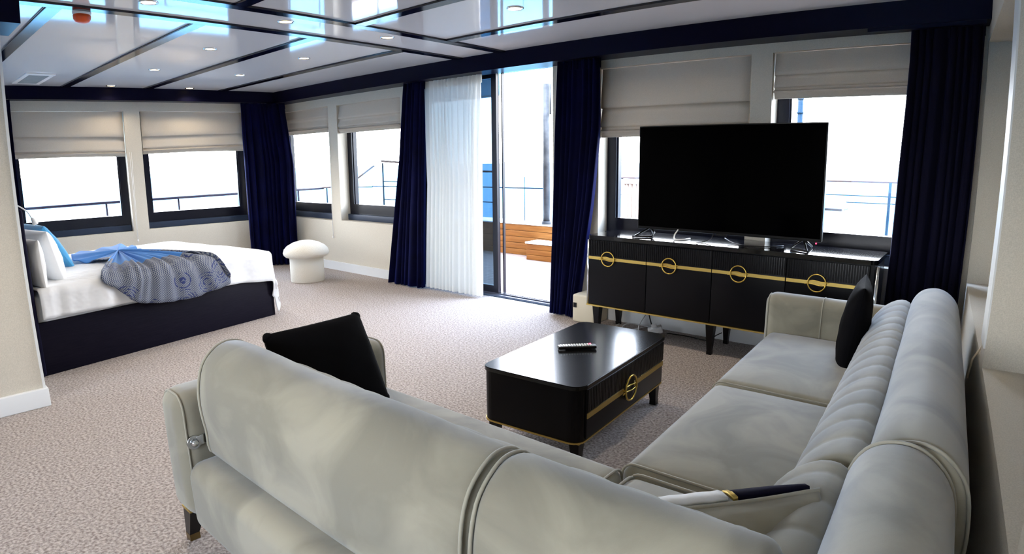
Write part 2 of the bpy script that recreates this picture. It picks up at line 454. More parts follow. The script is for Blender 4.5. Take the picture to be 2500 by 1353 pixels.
WINF = [(-.1, .95, .63, 2.04), (1.1, 2.2, .63, 2.04), (6.0, 7.1, .63, 2.04)]  # unseen windows, inferred from light on the sofa back, placed for their light
wall('wall_front', WFR, -0.8, 9.2, 0.24, WINF)

# floor
fl = MB().add([(-9.1, -3, 0), (0.9, -3, 0), (0.9, 4.42, 0), (-9.1, 4.42, 0)], [(0, 1, 2, 3)]).build('floor', CARPET)
tag(fl, kind='structure')
tag(MB().box(-9.3, 1.0, -3.1, 4.42, -0.12, -0.004).build('trim_9', WALLW), kind='structure')

# ceiling: base plate, gloss panels and raised strips
ce = MB().box(-9.3, 1.0, -3.05, 4.65, CZ + 0.02, CZ + 0.12).build('ceiling', CEIL)
tag(ce, kind='structure')
yl = [-2.75, -1.72, -0.86, 0.0, 0.86, 1.72, 2.58, 3.44, 4.30]
xl = [-8.4, -4.10, -3.57, 0.5]
for i in range(3):
    x0, x1 = xl[i] + (0.0 if i == 0 else 0.0), xl[i + 1]
    for j in range(len(yl) - 1):
        if i == 1 and j > 0: continue
        y0, y1 = (yl[j], yl[j + 1]) if i != 1 else (yl[0], yl[-1])
        MB().box(x0 + .004, x1 - .004, y0 + .004, y1 - .004, CZ, CZ + .02).build('panel', CEIL, ce)
w = 0.04
for j in range(1, len(yl) - 1):
    yy = yl[j] + 0.045
    MB().box(-8.3, -4.14, yy - w, yy + w, CZ - .014, CZ).build('strip', STRIP, ce)
    MB().box(-3.53, 0.3, yy - w, yy + w, CZ - .014, CZ).build('strip', STRIP, ce)
for xx in (-4.095, -3.58):
    MB().box(xx - w - .003, xx + w + .003, -2.75, 4.2, CZ - .014, CZ).build('strip', STRIP, ce)

# beams under the ceiling along the walls
b1 = MB().box(-7.75, 0.02, 4.16, 4.376, 2.14, CZ); tag(b1.build('trim_1', BEAM), kind='structure')
b2 = MB().box(sA(-2.9), 0.0, -0.195, 0, 2.142, CZ, M=WA.M); tag(b2.build('trim_2', BEAM), kind='structure')
b3 = MB().box(-4.28, -3.9, -2.75, 0.686, 2.12, CZ); tag(b3.build('trim_3', BEAM), kind='structure')
# thin track line below the right end of the beam
tag(MB().box(-0.68, -0.05, 4.165, 4.215, 2.118, 2.14).build('trim_4', BEAM), kind='structure')

# partition at the left edge of the view
tag(MB().box(-4.20, -4.075, -2.75, 0.605, 0, CZ).build('wall_partition', WALL), kind='structure')
tag(MB().box(-4.205, -4.068, 0.598, 0.612, 0.11, CZ).build('trim_5', WALLW), kind='structure')
tag(MB().box(-4.22, -4.05, -2.75, 0.622, 0, 0.11, r=.004).build('baseboard_partition', BASEB), kind='structure')
# baseboards
tag(MB().box(-7.7, -4.99, 4.352, 4.376, 0, 0.105).box(-3.18, -0.03, 4.352, 4.376, 0, 0.105).build('baseboard_back', BASEB), kind='structure')
tag(MB().box(sA(-2.9), 0, -0.022, 0, 0, 0.105, M=WA.M).build('baseboard_left', BASEB), kind='structure')
tag(MB().box(sC(4.376), sC(-2.9), -0.022, 0, 0, 0.105, M=WC.M).build('baseboard_right', BASEB), kind='structure')
# pale plate on the right wall pier, door daylight put into its colour
tag(MB().box(sC(2.66), sC(2.50), -0.006, 0.0, 0.70, 2.04, M=WC.M).build('trim_6', WALLW), kind='structure')

# ------------------------------------------------------------------ windows
def window(idx, F, op, depth=0.17, fw_=0.085, low=0.17, pane=True):
    a, b, z0, z1 = op
    root = tag(empty('window_%d' % idx, F.p((a + b) / 2, depth, z0)), kind='structure')
    f = MB(); d0, d1 = depth - 0.03, depth + 0.05
    f.box(a, a + fw_, d0, d1, z0, z1, M=F.M); f.box(b - fw_, b, d0, d1, z0, z1, M=F.M)
    f.box(a + fw_, b - fw_, d0, d1, z1 - fw_, z1, M=F.M); f.box(a + fw_, b - fw_, d0, d1, z0 + .075, z0 + low + .025, M=F.M)
    # inner step of the frame
    f.box(a + fw_, a + fw_ + .012, d0 + .02, d1 - .01, z0 + low, z1 - fw_, M=F.M); f.box(b - fw_ - .012, b - fw_, d0 + .02, d1 - .01, z0 + low, z1 - fw_, M=F.M)
    f.build('window_frame', FRAME, root)
    MB().box(a + .01, b - .01, d0 - .045, d0 + .03, z0, z0 + .075, r=.006, M=F.M).build('window_sill', SILL, root, 'blue-grey lower rail')
    MB().box(a + fw_ - .005, b - fw_ + .005, depth + .005, depth + .013, z0 + low, z1 - fw_ + .005, M=F.M).build('pane', GLASS, root)
    c = F.p((a + b) / 2, 0.40, (z0 + z1) / 2)
    portal(c, F.s, F.n, b - a + .25, z1 - z0 + .25)
    return root
k = 1
for op in WINA: window(k, WA, op); k += 1
for op in WINB: window(k, WB, op, low=.165 if op[2] > .65 else .17); k += 1
for op in WINC: window(k, WC, op, depth=0.25); k += 1
for op in WINF: window(k, WFR, op); k += 1
portal((-4.08, 4.72, 1.1), (1, 0), (0, 1), 2.1, 2.3)

# ------------------------------------------------------------------ roman blinds
def blind(F, op, zb, lips, label, n0=0.035, group=None, inset=0.012, tilt=0.0):
    a, b, z0, z1 = op; a += inset; b -= inset; zt = z1 - 0.004
    root = empty('roman_blind', F.p((a + b) / 2, n0, zb), 0, label, 'blind', group)
    prof = [(n0, zt)]; lv = [zt] + lips
    for i in range(1, len(lv)):
        d = 0.012 + 0.011 * (i - 1)
        top, lip = lv[i - 1], lv[i]
        h = top - lip
        prof += [(n0 - d * .5, top - h * .35), (n0 - d - .008, top - h * .8), (n0 - d - .010, lip + .012), (n0 - d - .004, lip + .002), (n0 - d + .004, lip)]
        prof += [(n0 - d + .008, lip + .010)]
    prof += [(n0 - .012, zb + .004), (n0 - .008, zb), (n0 + .012, zb)]
    prof = prof + [(n0 + .012, zt)]
    N = 14; P = []
    for (nn, z) in prof:
        row = []
        for j in range(N + 1):
            t = j / N; s = a + (b - a) * t
            wob = .0025 * sin(7 * t + z * 9) if z < zt - .02 else 0
            row.append(F.p(s, nn + wob, z + (tilt * (t - .5) if z < lips[0] + .02 else 0)))
        P.append(row)
    mb = MB(); mb.grid(P)
    # side closures
    mb.f.append(tuple(i * (N + 1) for i in range(len(prof)))); mb.sm.append(False)
    mb.f.append(tuple(i * (N + 1) + N for i in reversed(range(len(prof))))); mb.sm.append(False)
    mb.build('fabric', LINEN, root)
    MB().box(a, b, n0 - .012, n0 + .014, zb - .001, zb + .014, M=F.M).build('hem_bar', LINEN, root)
    return root
G = 'linen roman blinds'
blind(WA, WINA[0], 1.50, [1.745, 1.60, 1.55], 'beige linen roman blind hidden behind the partition, beside the curtain end', group=G)
blind(WA, WINA[1], 1.512, [1.738, 1.572, 1.542], 'beige linen roman blind in the left wall window above the bed pillows', group=G, tilt=-.02)
blind(WA, WINA[2], 1.54, [1.745, 1.605, 1.572], 'beige linen roman blind in the left wall window next to the corner navy curtain', group=G, tilt=.035)
blind(WB, WINB[0], 1.73, [1.915, 1.80, 1.765], 'beige linen roman blind between the corner curtain and the pier above the white stool', group=G)
blind(WB, WINB[1], 1.70, [1.868, 1.775, 1.735], 'beige linen roman blind right against the navy curtain left of the door', group=G)
blind(WB, WINB[2], 1.52, [1.752, 1.60, 1.558], 'longest beige linen roman blind, behind the left half of the television', group=G)
blind(WB, WINB[3], 1.762, [1.918, 1.835, 1.80], 'beige linen roman blind above the right end of the television', group=G)
for i, lab in enumerate(('closed beige roman blind in the far window of the right wall', 'closed beige roman blind in the middle window of the right wall', 'closed beige roman blind in the window of the right wall beside the viewer')):
    blind(WC, WINC[i], 0.70, [1.4, 1.0, .8], lab, n0=0.17, group=G)

def cord(F, s, n, z0, z1, lab):
    r = empty('blind_cord', F.p(s, n, z0), 0, lab, 'cord', 'blind pull cords')
    MB().tube([F.p(s, n, z1), F.p(s + .002, n, (z0 + z1) / 2), F.p(s - .004, n, z0 + .03)], .0018, 5).tube([F.p(s + .02, n, z1), F.p(s + .014, n, (z0 + z1) / 2), F.p(s + .004, n, z0 + .03)], .0018, 5).build('string', PLASTW, r)
    MB().lathe([(.001, .0), (.009, .006), (.010, .02), (.005, .032), (.001, .034)], n=10, M=Matrix.Translation(F.p(s, n, z0))).build('tassel', PLASTW, r)
cord(WA, sA(2.44), -.02, .47, 1.55, 'white blind pull cord hanging on the pier above the bed')
cord(WB, -6.60, -.015, .40, 1.75, 'white blind pull cord hanging on the pier above the white stool')
r = empty('blind_cord', WC.p(sC(2.72), -.015, .52), 0, 'beaded blind chain hanging over the right wall sill behind the sofa', 'cord', 'blind pull cords')
MB().tube([WC.p(sC(2.72), .01, .66), WC.p(sC(2.71), -.02, .60), WC.p(sC(2.68), -.03, .53)], .004, 6).build('bead_chain', mat('bead_chain', (.6, .5, .35), .4), r)

# ------------------------------------------------------------------ sliding door
D = tag(empty('door_1', (-4.08, 4.49, 0)), kind='structure')
mb = MB(); x0, x1 = -4.96, -3.925; st = .062
mb.box(x0, x0 + st, 4.47, 4.51, .03, 2.17); mb.box(x1 - st, x1, 4.47, 4.51, .03, 2.17); mb.box(x0 + st, x1 - st, 4.47, 4.51, .03, .10); mb.box(x0 + st, x1 - st, 4.47, 4.51, 2.12, 2.17)
mb.build('door_leaf_frame', FRAME, D)
MB().box(x0 + st - .004, x1 - st + .004, 4.486, 4.494, .095, 2.125).build('pane', TINT, D, 'tinted glass')
MB().box(-3.912, -3.90, 4.53, 4.56, .0, 2.185).build('door_post', FRAME, D)
MB().box(-4.98, -3.19, 4.44, 4.60, .0, .018).box(-4.98, -3.19, 4.475, 4.48, .018, .03).box(-4.98, -3.19, 4.505, 4.51, .018, .03).build('door_track', mat('door_track_metal', (.12, .13, .17), .35, metal=.6), D)
MB().box(-3.225, -3.19, 4.44, 4.60, 0, 2.185).box(-4.98, -3.19, 4.44, 4.60, 2.17, 2.19).box(-4.985, -4.965, 4.44, 4.60, 0, 2.185).build('door_jamb', FRAME, D)
MB().tube([(-4.30, 4.455, 1.20), (-4.30, 4.42, 1.18), (-4.30, 4.42, .95), (-4.30, 4.455, .93)], .011, 8).build('door_handle', PLASTW, D, 'white pull handle seen through the sheer')

# ------------------------------------------------------------------ curtains
def curtain(name, path, zt, zb, folds, amp, m, label, group, widths=None, top_amp=.35, seed=0, pleats=True, sub=10, hem_wave=.0, thick=.004):
    """path(t, z) -> (x, y, nx, ny); folds sine across; widths handled by path"""
    rnd = random.Random(seed); N = folds * sub; zs = [zt, zt - .02, zt - .07, zt - .12, zt - .2] + [zt - .2 - (zt - .2 - zb) * k / 16 for k in range(1, 17)]
    ph = [rnd.uniform(-.35, .35) for _ in range(folds + 2)]; am = [rnd.uniform(.65, 1.25) for _ in range(folds + 2)]
    rows = []
    for z in zs:
        row = []; d = (zt - z) / (zt - zb)
        A = amp * (top_amp + (1 - top_amp) * min(1, d * 3.2) ** .7) * (1 + .25 * d)
        for j in range(N + 1):
            t = j / N; u = t * folds + .45 * sin(2 * pi * t * 1.6 + seed) * sin(pi * t); u = min(max(u, 0), folds); k = int(min(u, folds - .001)); fr = u - k
            a = am[k] * (1 - fr) + am[k + 1] * fr; p = ph[k] * (1 - fr) + ph[k + 1] * fr
            x, y, nx, ny = path(t, z)
            o = A * a * sin(2 * pi * u + p * d * 2) + A * .25 * sin(4 * pi * u + p * 5 + d * 2)
            sh = .12 * A * cos(2 * pi * u + p)
            row.append(Vector((x + nx * o + ny * sh, y + ny * o - nx * sh, z + (hem_wave * sin(2 * pi * u + 1) if z == zs[-1] else 0))))
        rows.append(row)
    root = empty(name, (rows[-1][N // 2].x, rows[-1][N // 2].y, zb), 0, label, 'curtain', group)
    o = MB().grid(rows).build('fabric', m, root)
    if thick:
        md = o.modifiers.new('s', 'SOLIDIFY'); md.thickness = thick; md.offset = 0
    # heading band with pinch pleats
    if pleats:
        hb = MB(); P = []
        for z in (zt, zt - .075):
            row = []
            for j in range(N + 1):
                t = j / N; x, y, nx, ny = path(t, z); o2 = amp * .45 * sin(2 * pi * t * folds * 1.0) ; row.append(Vector((x + nx * (o2 - .012), y + ny * (o2 - .012), z)))
            P.append(row)
        hb.grid(P); h = hb.build('heading_tape', m, root)
        md = h.modifiers.new('s', 'SOLIDIFY'); md.thickness = .006; md.offset = 0
    return root
def line_path(pts_of_z):
    def f(t, z):
        P = pts_of_z(z); n = len(P) - 1
        L = [0]
        for i in range(n): L.append(L[-1] + (Vector(P[i + 1]) - Vector(P[i])).length)
        d = t * L[-1]; i = 0
        while i < n - 1 and d > L[i + 1]: i += 1
        q = (d - L[i]) / max(1e-9, L[i + 1] - L[i]); a, b = Vector(P[i]), Vector(P[i + 1]); p = a.lerp(b, q); tg = (b - a).normalized()
        return p.x, p.y, tg.y, -tg.x
    return f
def lp(z, tab):
    """piecewise-linear table ((z, v), ...) with z falling"""
    if z >= tab[0][0]: return tab[0][1]
    for (a, va), (b, vb) in zip(tab, tab[1:]):
        if z >= b: return va + (vb - va) * (a - z) / (a - b)
    return tab[-1][1]
ZB = 2.138
GN = 'navy velvet curtains'
curtain('curtain', line_path(lambda z: [(-7.63, 3.74 + .02 * (ZB - z) / ZB), (-7.545, 4.02), (-7.46, 4.17), (lp(z, ((2.138, -7.40), (1.35, -7.27), (0, -7.31))), 4.23)]), ZB, .012, 8, .030, NAVY,
        'navy velvet curtain filling the corner between the bed window and the stool', GN, seed=1)
curtain('curtain', line_path(lambda z: [(lp(z, ((2.138, -4.985), (1.4, -5.06), (0, -5.335))), 4.235), (lp(z, ((2.138, -4.68), (0, -4.78))), 4.235)]), ZB, .012, 6, .034, NAVY,
        'navy velvet curtain gathered left of the white sheer', GN, seed=2)
curtain('curtain', line_path(lambda z: [(lp(z, ((2.138, -4.73), (1.1, -4.71), (0, -4.79))), 4.292), (lp(z, ((2.138, -3.955), (0, -3.985))), 4.292)]), ZB, .02, 13, .024, SHEER,
        'white sheer curtain drawn across the left half of the sliding door', 'sheer curtain', seed=3, thick=0, pleats=True, sub=8)
curtain('curtain', line_path(lambda z: [(lp(z, ((2.138, -3.03), (1.1, -3.055), (0, -3.10))), 4.225), (lp(z, ((2.138, -2.62), (1.6, -2.62), (1.0, -2.68), (0, -2.83))), 4.225)]), ZB, .012, 7, .034, NAVY,
        'navy velvet curtain between the open door and the left end of the sideboard', GN, seed=4)
curtain('curtain', line_path(lambda z: [(lp(z, ((2.138, -.44), (1.95, -.44), (1.3, -.462), (0, -.475))), 4.235), (lp(z, ((2.138, -.055), (0, -.065))), 4.225)]), ZB, .012, 8, .034, NAVYD,
        'almost black navy curtain in the right corner behind the sofa arm', GN, seed=5)
curtain('curtain', line_path(lambda z: [(-8.03, .86), (-7.985, 1.235)]), ZB, .012, 5, .028, NAVY,
        'navy velvet curtain edge showing between the partition and the bed window', GN, seed=6)

# ------------------------------------------------------------------ corner sofa
SOFA_R = empty('corner_sofa', (-0.95, 1.2, 0), 0, 'pale grey velvet corner sofa with rounded backs on black legs', 'sofa')
def TR(u, v, z): return Vector((u - 0.052 * (v - 1.5), v, z))
def soft(name, m, x0, x1, y0, y1, z0, z1, r=.04, puff=.0, fn=None, parent=SOFA_R, cell=.06, seg=4, label=None):
    V, F = soft_box(x0, x1, y0, y1, z0, z1, r, puff, cell, seg, fn)
    return MB().add(V, F, True).build(name, m, parent, label)
fR = lambda q: TR(q.x, q.y, q.z)
soft('base', SOFA, -1.965, 0.03, .645, 1.46, .135, .385, r=.055)
soft('base', SOFA, -.80, .035, 1.40, 3.33, .135, .385, r=.05, fn=fR)
# arms
def armf(q):
    q = q.copy(); t = max(0, (q.z - .15) / .48)
    q.x += .012 * t if q.x < -2.05 else 0; return q
soft('arm', SOFA, -2.150, -1.962, .648, 1.535, .145, .606, r=.06, fn=armf, seg=5)
def arm2(q):
    q = q.copy(); d = abs(q.x + .655 + .0)
    if q.y < 3.36 and d < .05: q.y += .012 * (1 - d / .05)
    return TR(q.x + .083, q.y, q.z)
soft('arm', SOFA, -.965, -.045, 3.305, 3.435, .135, .625, r=.06, fn=arm2, cell=.025)
def loop(name, pts, r=.0035, parent=SOFA_R, m=PIPE, closed=True):
    return MB().tube(pts, r, 6, closed=closed).build(name, m, parent)
def arch(x0, x1, z0, z1, r, put, n=6):
    """open loop up one side, over the top, down the other"""
    P = [(x0, z0), (x0, z1 - r)] + [(x0 + r - r * cos(pi / 2 * k / n), z1 - r + r * sin(pi / 2 * k / n)) for k in range(1, n + 1)]
    P += [(x1 - r + r * sin(pi / 2 * k / n), z1 - r + r * cos(pi / 2 * k / n)) for k in range(0, n + 1)] + [(x1, z0)]
    return [put(a, b) for a, b in P]
for yy in (.672, 1.512):
    loop('piping', arch(-2.142, -1.970, .17, .598, .052, lambda a, b: armf(Vector((a, yy, b)))), closed=False)
loop('piping', arch(3.317, 3.423, .17, .612, .048, lambda a, b: TR(-.862, a, b)), closed=False)
loop('piping', [TR(-.575, 3.30, z) for z in (.42, .5, .56)] + [TR(-.575, 3.315, .605), TR(-.575, 3.345, .625), TR(-.575, 3.40, .622)], r=.003, closed=False)
# seats
def seat(name, x0, x1, y0, y1, fn=None):
    o = soft(name, SOFA, x0, x1, y0, y1, .285, .425, r=.045, puff=.022, fn=fn)
    return o
seat('seat_cushion', -1.955, -.805, .90, 1.495)
seat('seat_cushion', -.785, -.20, .90, 1.478)
seat('seat_cushion', -.835, -.17, 1.495, 2.362, fR)
seat('seat_cushion', -.845, -.17, 2.372, 3.298, fR)
def rr(a0, a1, b0, b1, r, put, n=5):
    P = []
    for (cx_, cy_, s) in ((a1 - r, b1 - r, 0), (a0 + r, b1 - r, 1), (a0 + r, b0 + r, 2), (a1 - r, b0 + r, 3)):
        for k in range(n + 1):
            a = pi / 2 * (s + k / n); P.append(put(cx_ + r * cos(a), cy_ + r * sin(a)))
    return P
loop('piping', rr(.90, 1.492, .29, .427, .045, lambda a, b: Vector((-.822, a, b))), r=.0045)
loop('piping', rr(.90, 1.476, .29, .427, .045, lambda a, b: Vector((-.768, a, b))), r=.005)
loop('piping', rr(-.785, -.22, .29, .43, .045, lambda a, b: Vector((a, 1.466, b))), r=.005)
loop('piping', rr(-.832, -.18, .29, .43, .045, lambda a, b: TR(a, 1.512, b)), r=.0045)
loop('piping', rr(-.84, -.18, .29, .43, .045, lambda a, b: TR(a, 2.355, b)), r=.003)
# rounded backs
PL = cr([(.748, .385), (.725, .48), (.716, .60), (.738, .70), (.788, .752), (.842, .766), (.90, .742), (.935, .665), (.942, .55), (.93, .40)], 4)
PRr = cr([(.045, .385), (.060, .50), (.060, .60), (.042, .695), (-.005, .750), (-.060, .766), (-.12, .745), (-.158, .68), (-.175, .55), (-.16, .40)], 4)
PRr.reverse()
def back(name, prof, L, place, edge=.03, mid=None, n=14, flip=False):
    rows = extrude_soft(prof, L, edge, n, place, mid)
    mb = MB(); mb.grid(rows, closed_u=True)
    n0 = len(rows[0]); m = len(rows)
    mb.f.append(tuple(range(n0 - 1, -1, -1))); mb.sm.append(False)
    mb.f.append(tuple((m - 1) * n0 + k for k in range(n0))); mb.sm.append(False)
    return mb.build(name, SOFA, SOFA_R)
def sag(q, t): return Vector((q.x, q.y + (.004 * sin(9 * t) if q.y > .6 else 0)))
def put_L(x0): return lambda q, t: Vector((x0 + t, q.x, q.y))
back('back_cushion', PL, 1.215, put_L(-1.945), mid=sag)
back('back_cushion', PL, .53, put_L(-.722))
back('back_cushion', PRr, 1.925, lambda q, t: TR(q.x, 1.362 + t, q.y), mid=sag)
back('back_cushion', PRr, .63, lambda q, t: TR(q.x - .028, .722 + t, q.y + .004))
def ploop(prof, put, sc=.985):
    c = Vector((0, 0))
    for p in prof: c += Vector((p[0], p[1]))
    c /= len(prof)
    return [put(c + (Vector((p[0], p[1])) - c) * sc) for p in prof]
loop('piping', ploop(PL, lambda q: Vector((-1.936, q.x, q.y))), r=.005)
loop('piping', ploop(PL, lambda q: Vector((-.739, q.x, q.y))), r=.0045)
loop('piping', ploop(PL, lambda q: Vector((-.713, q.x, q.y))), r=.0045)
loop('piping', ploop(PRr, lambda q: TR(q.x, 1.372, q.y)), r=.0045)
loop('piping', ploop(PRr, lambda q: TR(q.x - .028, 1.343, q.y + .004)), r=.005)
# channelled front of the backs
TF = cr([(-.16, .40), (-.30, .415), (-.335, .49), (-.325, .58), (-.27, .655), (-.20, .69), (-.15, .66), (-.14, .52)], 3)
TF.reverse()
def chan(w, depth=.011):
    def f(q, t):
        k = abs(sin(pi * t / w)) ** .35; c = Vector((-.17, .5)); d = q - c
        return c + d * (1 - depth * 4 * (1 - k) * (.5 if d.length < .1 else 1))
    return f
def tuft(L, place):
    rows = extrude_soft(TF, L, .02, int(L / .0105), place, chan(.125))
    mb = MB(); mb.grid(rows, closed_u=True); return mb.build('channelled_back', SOFA, SOFA_R)
tuft(1.90, lambda q, t: TR(q.x, 1.385 + t, q.y))
tuft(.44, lambda q, t: TR(q.x - .025, .92 + t, q.y))
tuft(1.15, lambda q, t: Vector((-1.93 + t, .93 + (-.16 - q.x), q.y)))
tuft(.42, lambda q, t: Vector((-.70 + t, .93 + (-.16 - q.x), q.y)))
# metal hinge bracket between arm and back
br = MB(); Mh = Matrix.Translation(Vector((-1.957, .742, .548))) @ Matrix.Rotation(radians(90), 4, 'Y')
br.cyl(0, 0, -.004, .005, .024, n=20, M=Matrix.Translation(Vector((-1.962, .690, .439))) @ Matrix.Rotation(radians(90), 4, 'Y'))
br.box(-.0, .0055, .0, .085, -.017, .017, r=.002, M=Matrix.Translation(Vector((-1.961, .70, .440))) @ Matrix.Rotation(.13, 4, 'X'))
br.build('hinge_bracket', CHROME, SOFA_R, 'chrome hinge bracket')
MB().lathe([(.012, 0), (.013, .006), (.008, .012), (.001, .014)], n=12, M=Matrix.Translation(Vector((-1.955, .690, .439))) @ Matrix.Rotation(radians(90), 4, 'Y')).build('bolt', CHROME, SOFA_R)
# legs
def leg(name, x, y, h, r0, r1, dx, dy, m, parent, tip=True, foot=None):
    mb = MB(); n = 4; V = []
    top = [(x - r0, y - r0, h), (x + r0, y - r0, h), (x + r0, y + r0, h), (x - r0, y + r0, h)]
    bot = [(x + dx - r1, y + dy - r1, .025), (x + dx + r1, y + dy - r1, .025), (x + dx + r1, y + dy + r1, .025), (x + dx - r1, y + dy + r1, .025)]
    mb.add(bot + top, [(3, 2, 1, 0), (4, 5, 6, 7), (0, 1, 5, 4), (1, 2, 6, 5), (2, 3, 7, 6), (3, 0, 4, 7)])
    o = mb.build(name, m, parent)
    if tip:
        fz = .026
        MB().box(x + dx - r1 - .001, x + dx + r1 + .001, y + dy - r1 - .001, y + dy + r1 + .001, 0.0, fz).build('foot_cap', foot or DARKLEG, o, None, off=parent_offset(parent))
        MB().box(x - r0 - .003, x + r0 + .003, y - r0 - .003, y + r0 + .003, h - .008, h).build('gold_collar', GOLDS, o, 'gold collar', off=parent_offset(parent))
    return o
for (x, y, dx, dy) in ((-2.092, .705, -.03, -.015), (-2.05, 1.47, -.02, .012), (-1.0, .705, 0, -.012), (-.90, 1.43, -.01, .01), (-.89, 3.33, -.02, .01), (-.1, 3.33, .01, .01), (-.03, .72, .01, -.01)):
    leg('leg', x, y, .145, .032, .018, dx, dy, DARKLEG, SOFA_R, foot=GOLDD)

# ------------------------------------------------------------------ loose pillows
def pillow_mesh(w, h, t, n=18, droop=.07, knots=0.0, wr=.0, seed=0, pw=.42):
    rnd = random.Random(seed); ph = [rnd.uniform(0, 6) for _ in range(4)]
    mb = MB()
    for sgn in (1, -1):
        P = []
        for i in range(n + 1):
            row = []
            for j in range(n + 1):
                u, v = -cos(pi * i / n), -cos(pi * j / n)
                x = w / 2 * u * (1 - droop * (1 - v * v)); y = h / 2 * v * (1 - droop * (1 - u * u))
                z = sgn * t / 2 * (max(0, 1 - u * u) ** pw) * (max(0, 1 - v * v) ** pw)
                z *= 1 + wr * sin(9 * u + ph[0] + 3 * v) * sin(7 * v + ph[1])
                row.append(Vector((x, y, z)))
            P.append(row)
        if sgn < 0: P = [list(reversed(r)) for r in P]
        mb.grid(P)
    if knots:
        for (a, b) in ((1, 1), (-1, 1), (-1, -1), (1, -1)):
            mb.lathe([(.001, -knots), (knots * .7, -knots * .7), (knots, 0), (knots * .7, knots * .7), (.001, knots)], n=12,
                     M=Matrix.Translation(Vector((a * (w / 2 - knots * .75), b * (h / 2 - knots * .75), 0))))
    return mb
def basis(c, xv, yv):
    x = Vector(xv).normalized(); y = Vector(yv); y = (y - x * y.dot(x)).normalized(); z = x.cross(y)
    m = Matrix.Identity(4)
    for i in range(3): m[i][0] = x[i]; m[i][1] = y[i]; m[i][2] = z[i]; m[i][3] = c[i]
    return m
def pillow(c, xv, yv, w, h, t, m, label, group, cat='pillow', name='throw_pillow', piping=None, **k):
    mb = pillow_mesh(w, h, t, **k); o = mb.build(name, m, None); o.matrix_world = basis(c, xv, yv)
    tag(o, label, cat, group)
    if piping:
        P = []; n = 14
        for (a0, b0, a1, b1) in ((-1, -1, 1, -1), (1, -1, 1, 1), (1, 1, -1, 1), (-1, 1, -1, -1)):
            for i in range(n):
                q = i / n; u = a0 + (a1 - a0) * q; v = b0 + (b1 - b0) * q; dd = k.get('droop', .07)
                P.append(Vector((w / 2 * u * (1 - dd * (1 - v * v)), h / 2 * v * (1 - dd * (1 - u * u)), 0)))
        p = MB().tube(P, .0055, 6, closed=True).build('piping', piping, None); p.parent = o
    return o
GP = 'throw pillows on the corner sofa'
pillow((-1.838, 1.158, .600), (-.01, .40, .0), (-.155, .045, .30), .405, .36, .15, PAD, 'black velvet throw pillow with knotted corners leaning on the left sofa arm', GP, knots=.021, droop=.025, wr=.05, seed=3, pw=.34)
pillow((-.452, 2.98, .585), (-.056, .40, .0), (.055, .0, .43), .38, .45, .13, PAD, 'black velvet throw pillow standing edge-on beside the far sofa arm', GP, droop=.05, wr=.05, seed=5)
fp = pillow((-.352, 1.035, .540), (.318, .29, .022), (-.02, .025, .28), .435, .29, .20, SOFA, 'beige piped throw pillow with white quilted front in the near sofa corner', GP, piping=PIPE, droop=.05, wr=.05, seed=8, pw=.30)
# quilted white front and dark band with gold edge, on its far face
def patch(u0, u1, name, m, lift, lab):
    w, h, t = .435, .29, .20; P = []
    for i in range(15):
        u = u0 + (u1 - u0) * i / 14; row = []
        for j in range(19):
            v = sin(pi / 2 * (-1 + 2 * j / 18) * .985)
            z = -(t / 2 * (max(0, 1 - u * u) ** .30) * (max(0, 1 - v * v) ** .30) * 1.04 + lift * (1 - abs(v) ** 20) + (.004 * abs(sin(pi * (u + v) * 4)) if 'quilt' in name else 0))
            row.append(Vector((w / 2 * u * (1 - .05 * (1 - v * v)), h / 2 * v * (1 - .05 * (1 - u * u)), z)))
        P.append(row)
    P = [list(reversed(r)) for r in P]
    o = MB().grid(P).build(name, m, None, lab); o.parent = fp
    md = o.modifiers.new('s', 'SOLIDIFY'); md.thickness = .008
patch(-.96, .16, 'quilted_panel', PILLOWW, .012, 'white quilted panel')
patch(.20, .245, 'gold_ribbon', GOLDS, .011, 'gold ribbon')
patch(.25, .93, 'dark_band', NAVYD, .008, 'dark navy band')

# ------------------------------------------------------------------ coffee table
CT = empty('coffee_table', (-1.622, 2.475, 0), radians(4.2), 'low black coffee table with gold ring handles beside the corner sofa', 'table'); CT['_local'] = 1
def rrect(x0, x1, y0, y1, r, n=6):
    P = []
    for (cx_, cy_, s) in ((x1 - r, y1 - r, 0), (x0 + r, y1 - r, 1), (x0 + r, y0 + r, 2), (x1 - r, y0 + r, 3)):
        for k in range(n + 1):
            a = pi / 2 * (s + k / n); P.append((cx_ + r * cos(a), cy_ + r * sin(a)))
    return P
hx, hy = .270, .485
tt = MB(); tt.prism(rrect(-hx, hx, -hy, hy, .06), .377, .392); tt.prism(rrect(-hx + .003, hx - .003, -hy + .003, hy - .003, .058), .392, .395)
tt.build('tabletop', TABTOP, CT)
MB().prism(rrect(-hx + .006, hx - .010, -hy + .006, hy - .006, .055), .135, .377).build('body', SATINB, CT)
MB().prism(rrect(-hx + .002, hx - .006, -hy + .002, hy - .002, .058), .127, .135).build('base_trim', GOLDS, CT, 'gold base trim')
dr = MB().box(hx - .012, hx - .002, -hy + .06, hy - .06, .142, .372, r=.003).build('drawer_front', SATINB, CT)
fm = MB()
for i in range(58):
    y = -hy + .068 + i * .0146
    fm.box(hx - .004, hx + .001, y, y + .010, .268, .368)
o = fm.build('fluting', SATINB, dr, 'vertical fluting', off=(0, 0, 0)); o['kind'] = 'stuff'
MB().box(hx - .003, hx + .002, -hy + .062, hy - .062, .238, .262).build('gold_band', GOLDS, dr, 'gold band', off=(0, 0, 0))
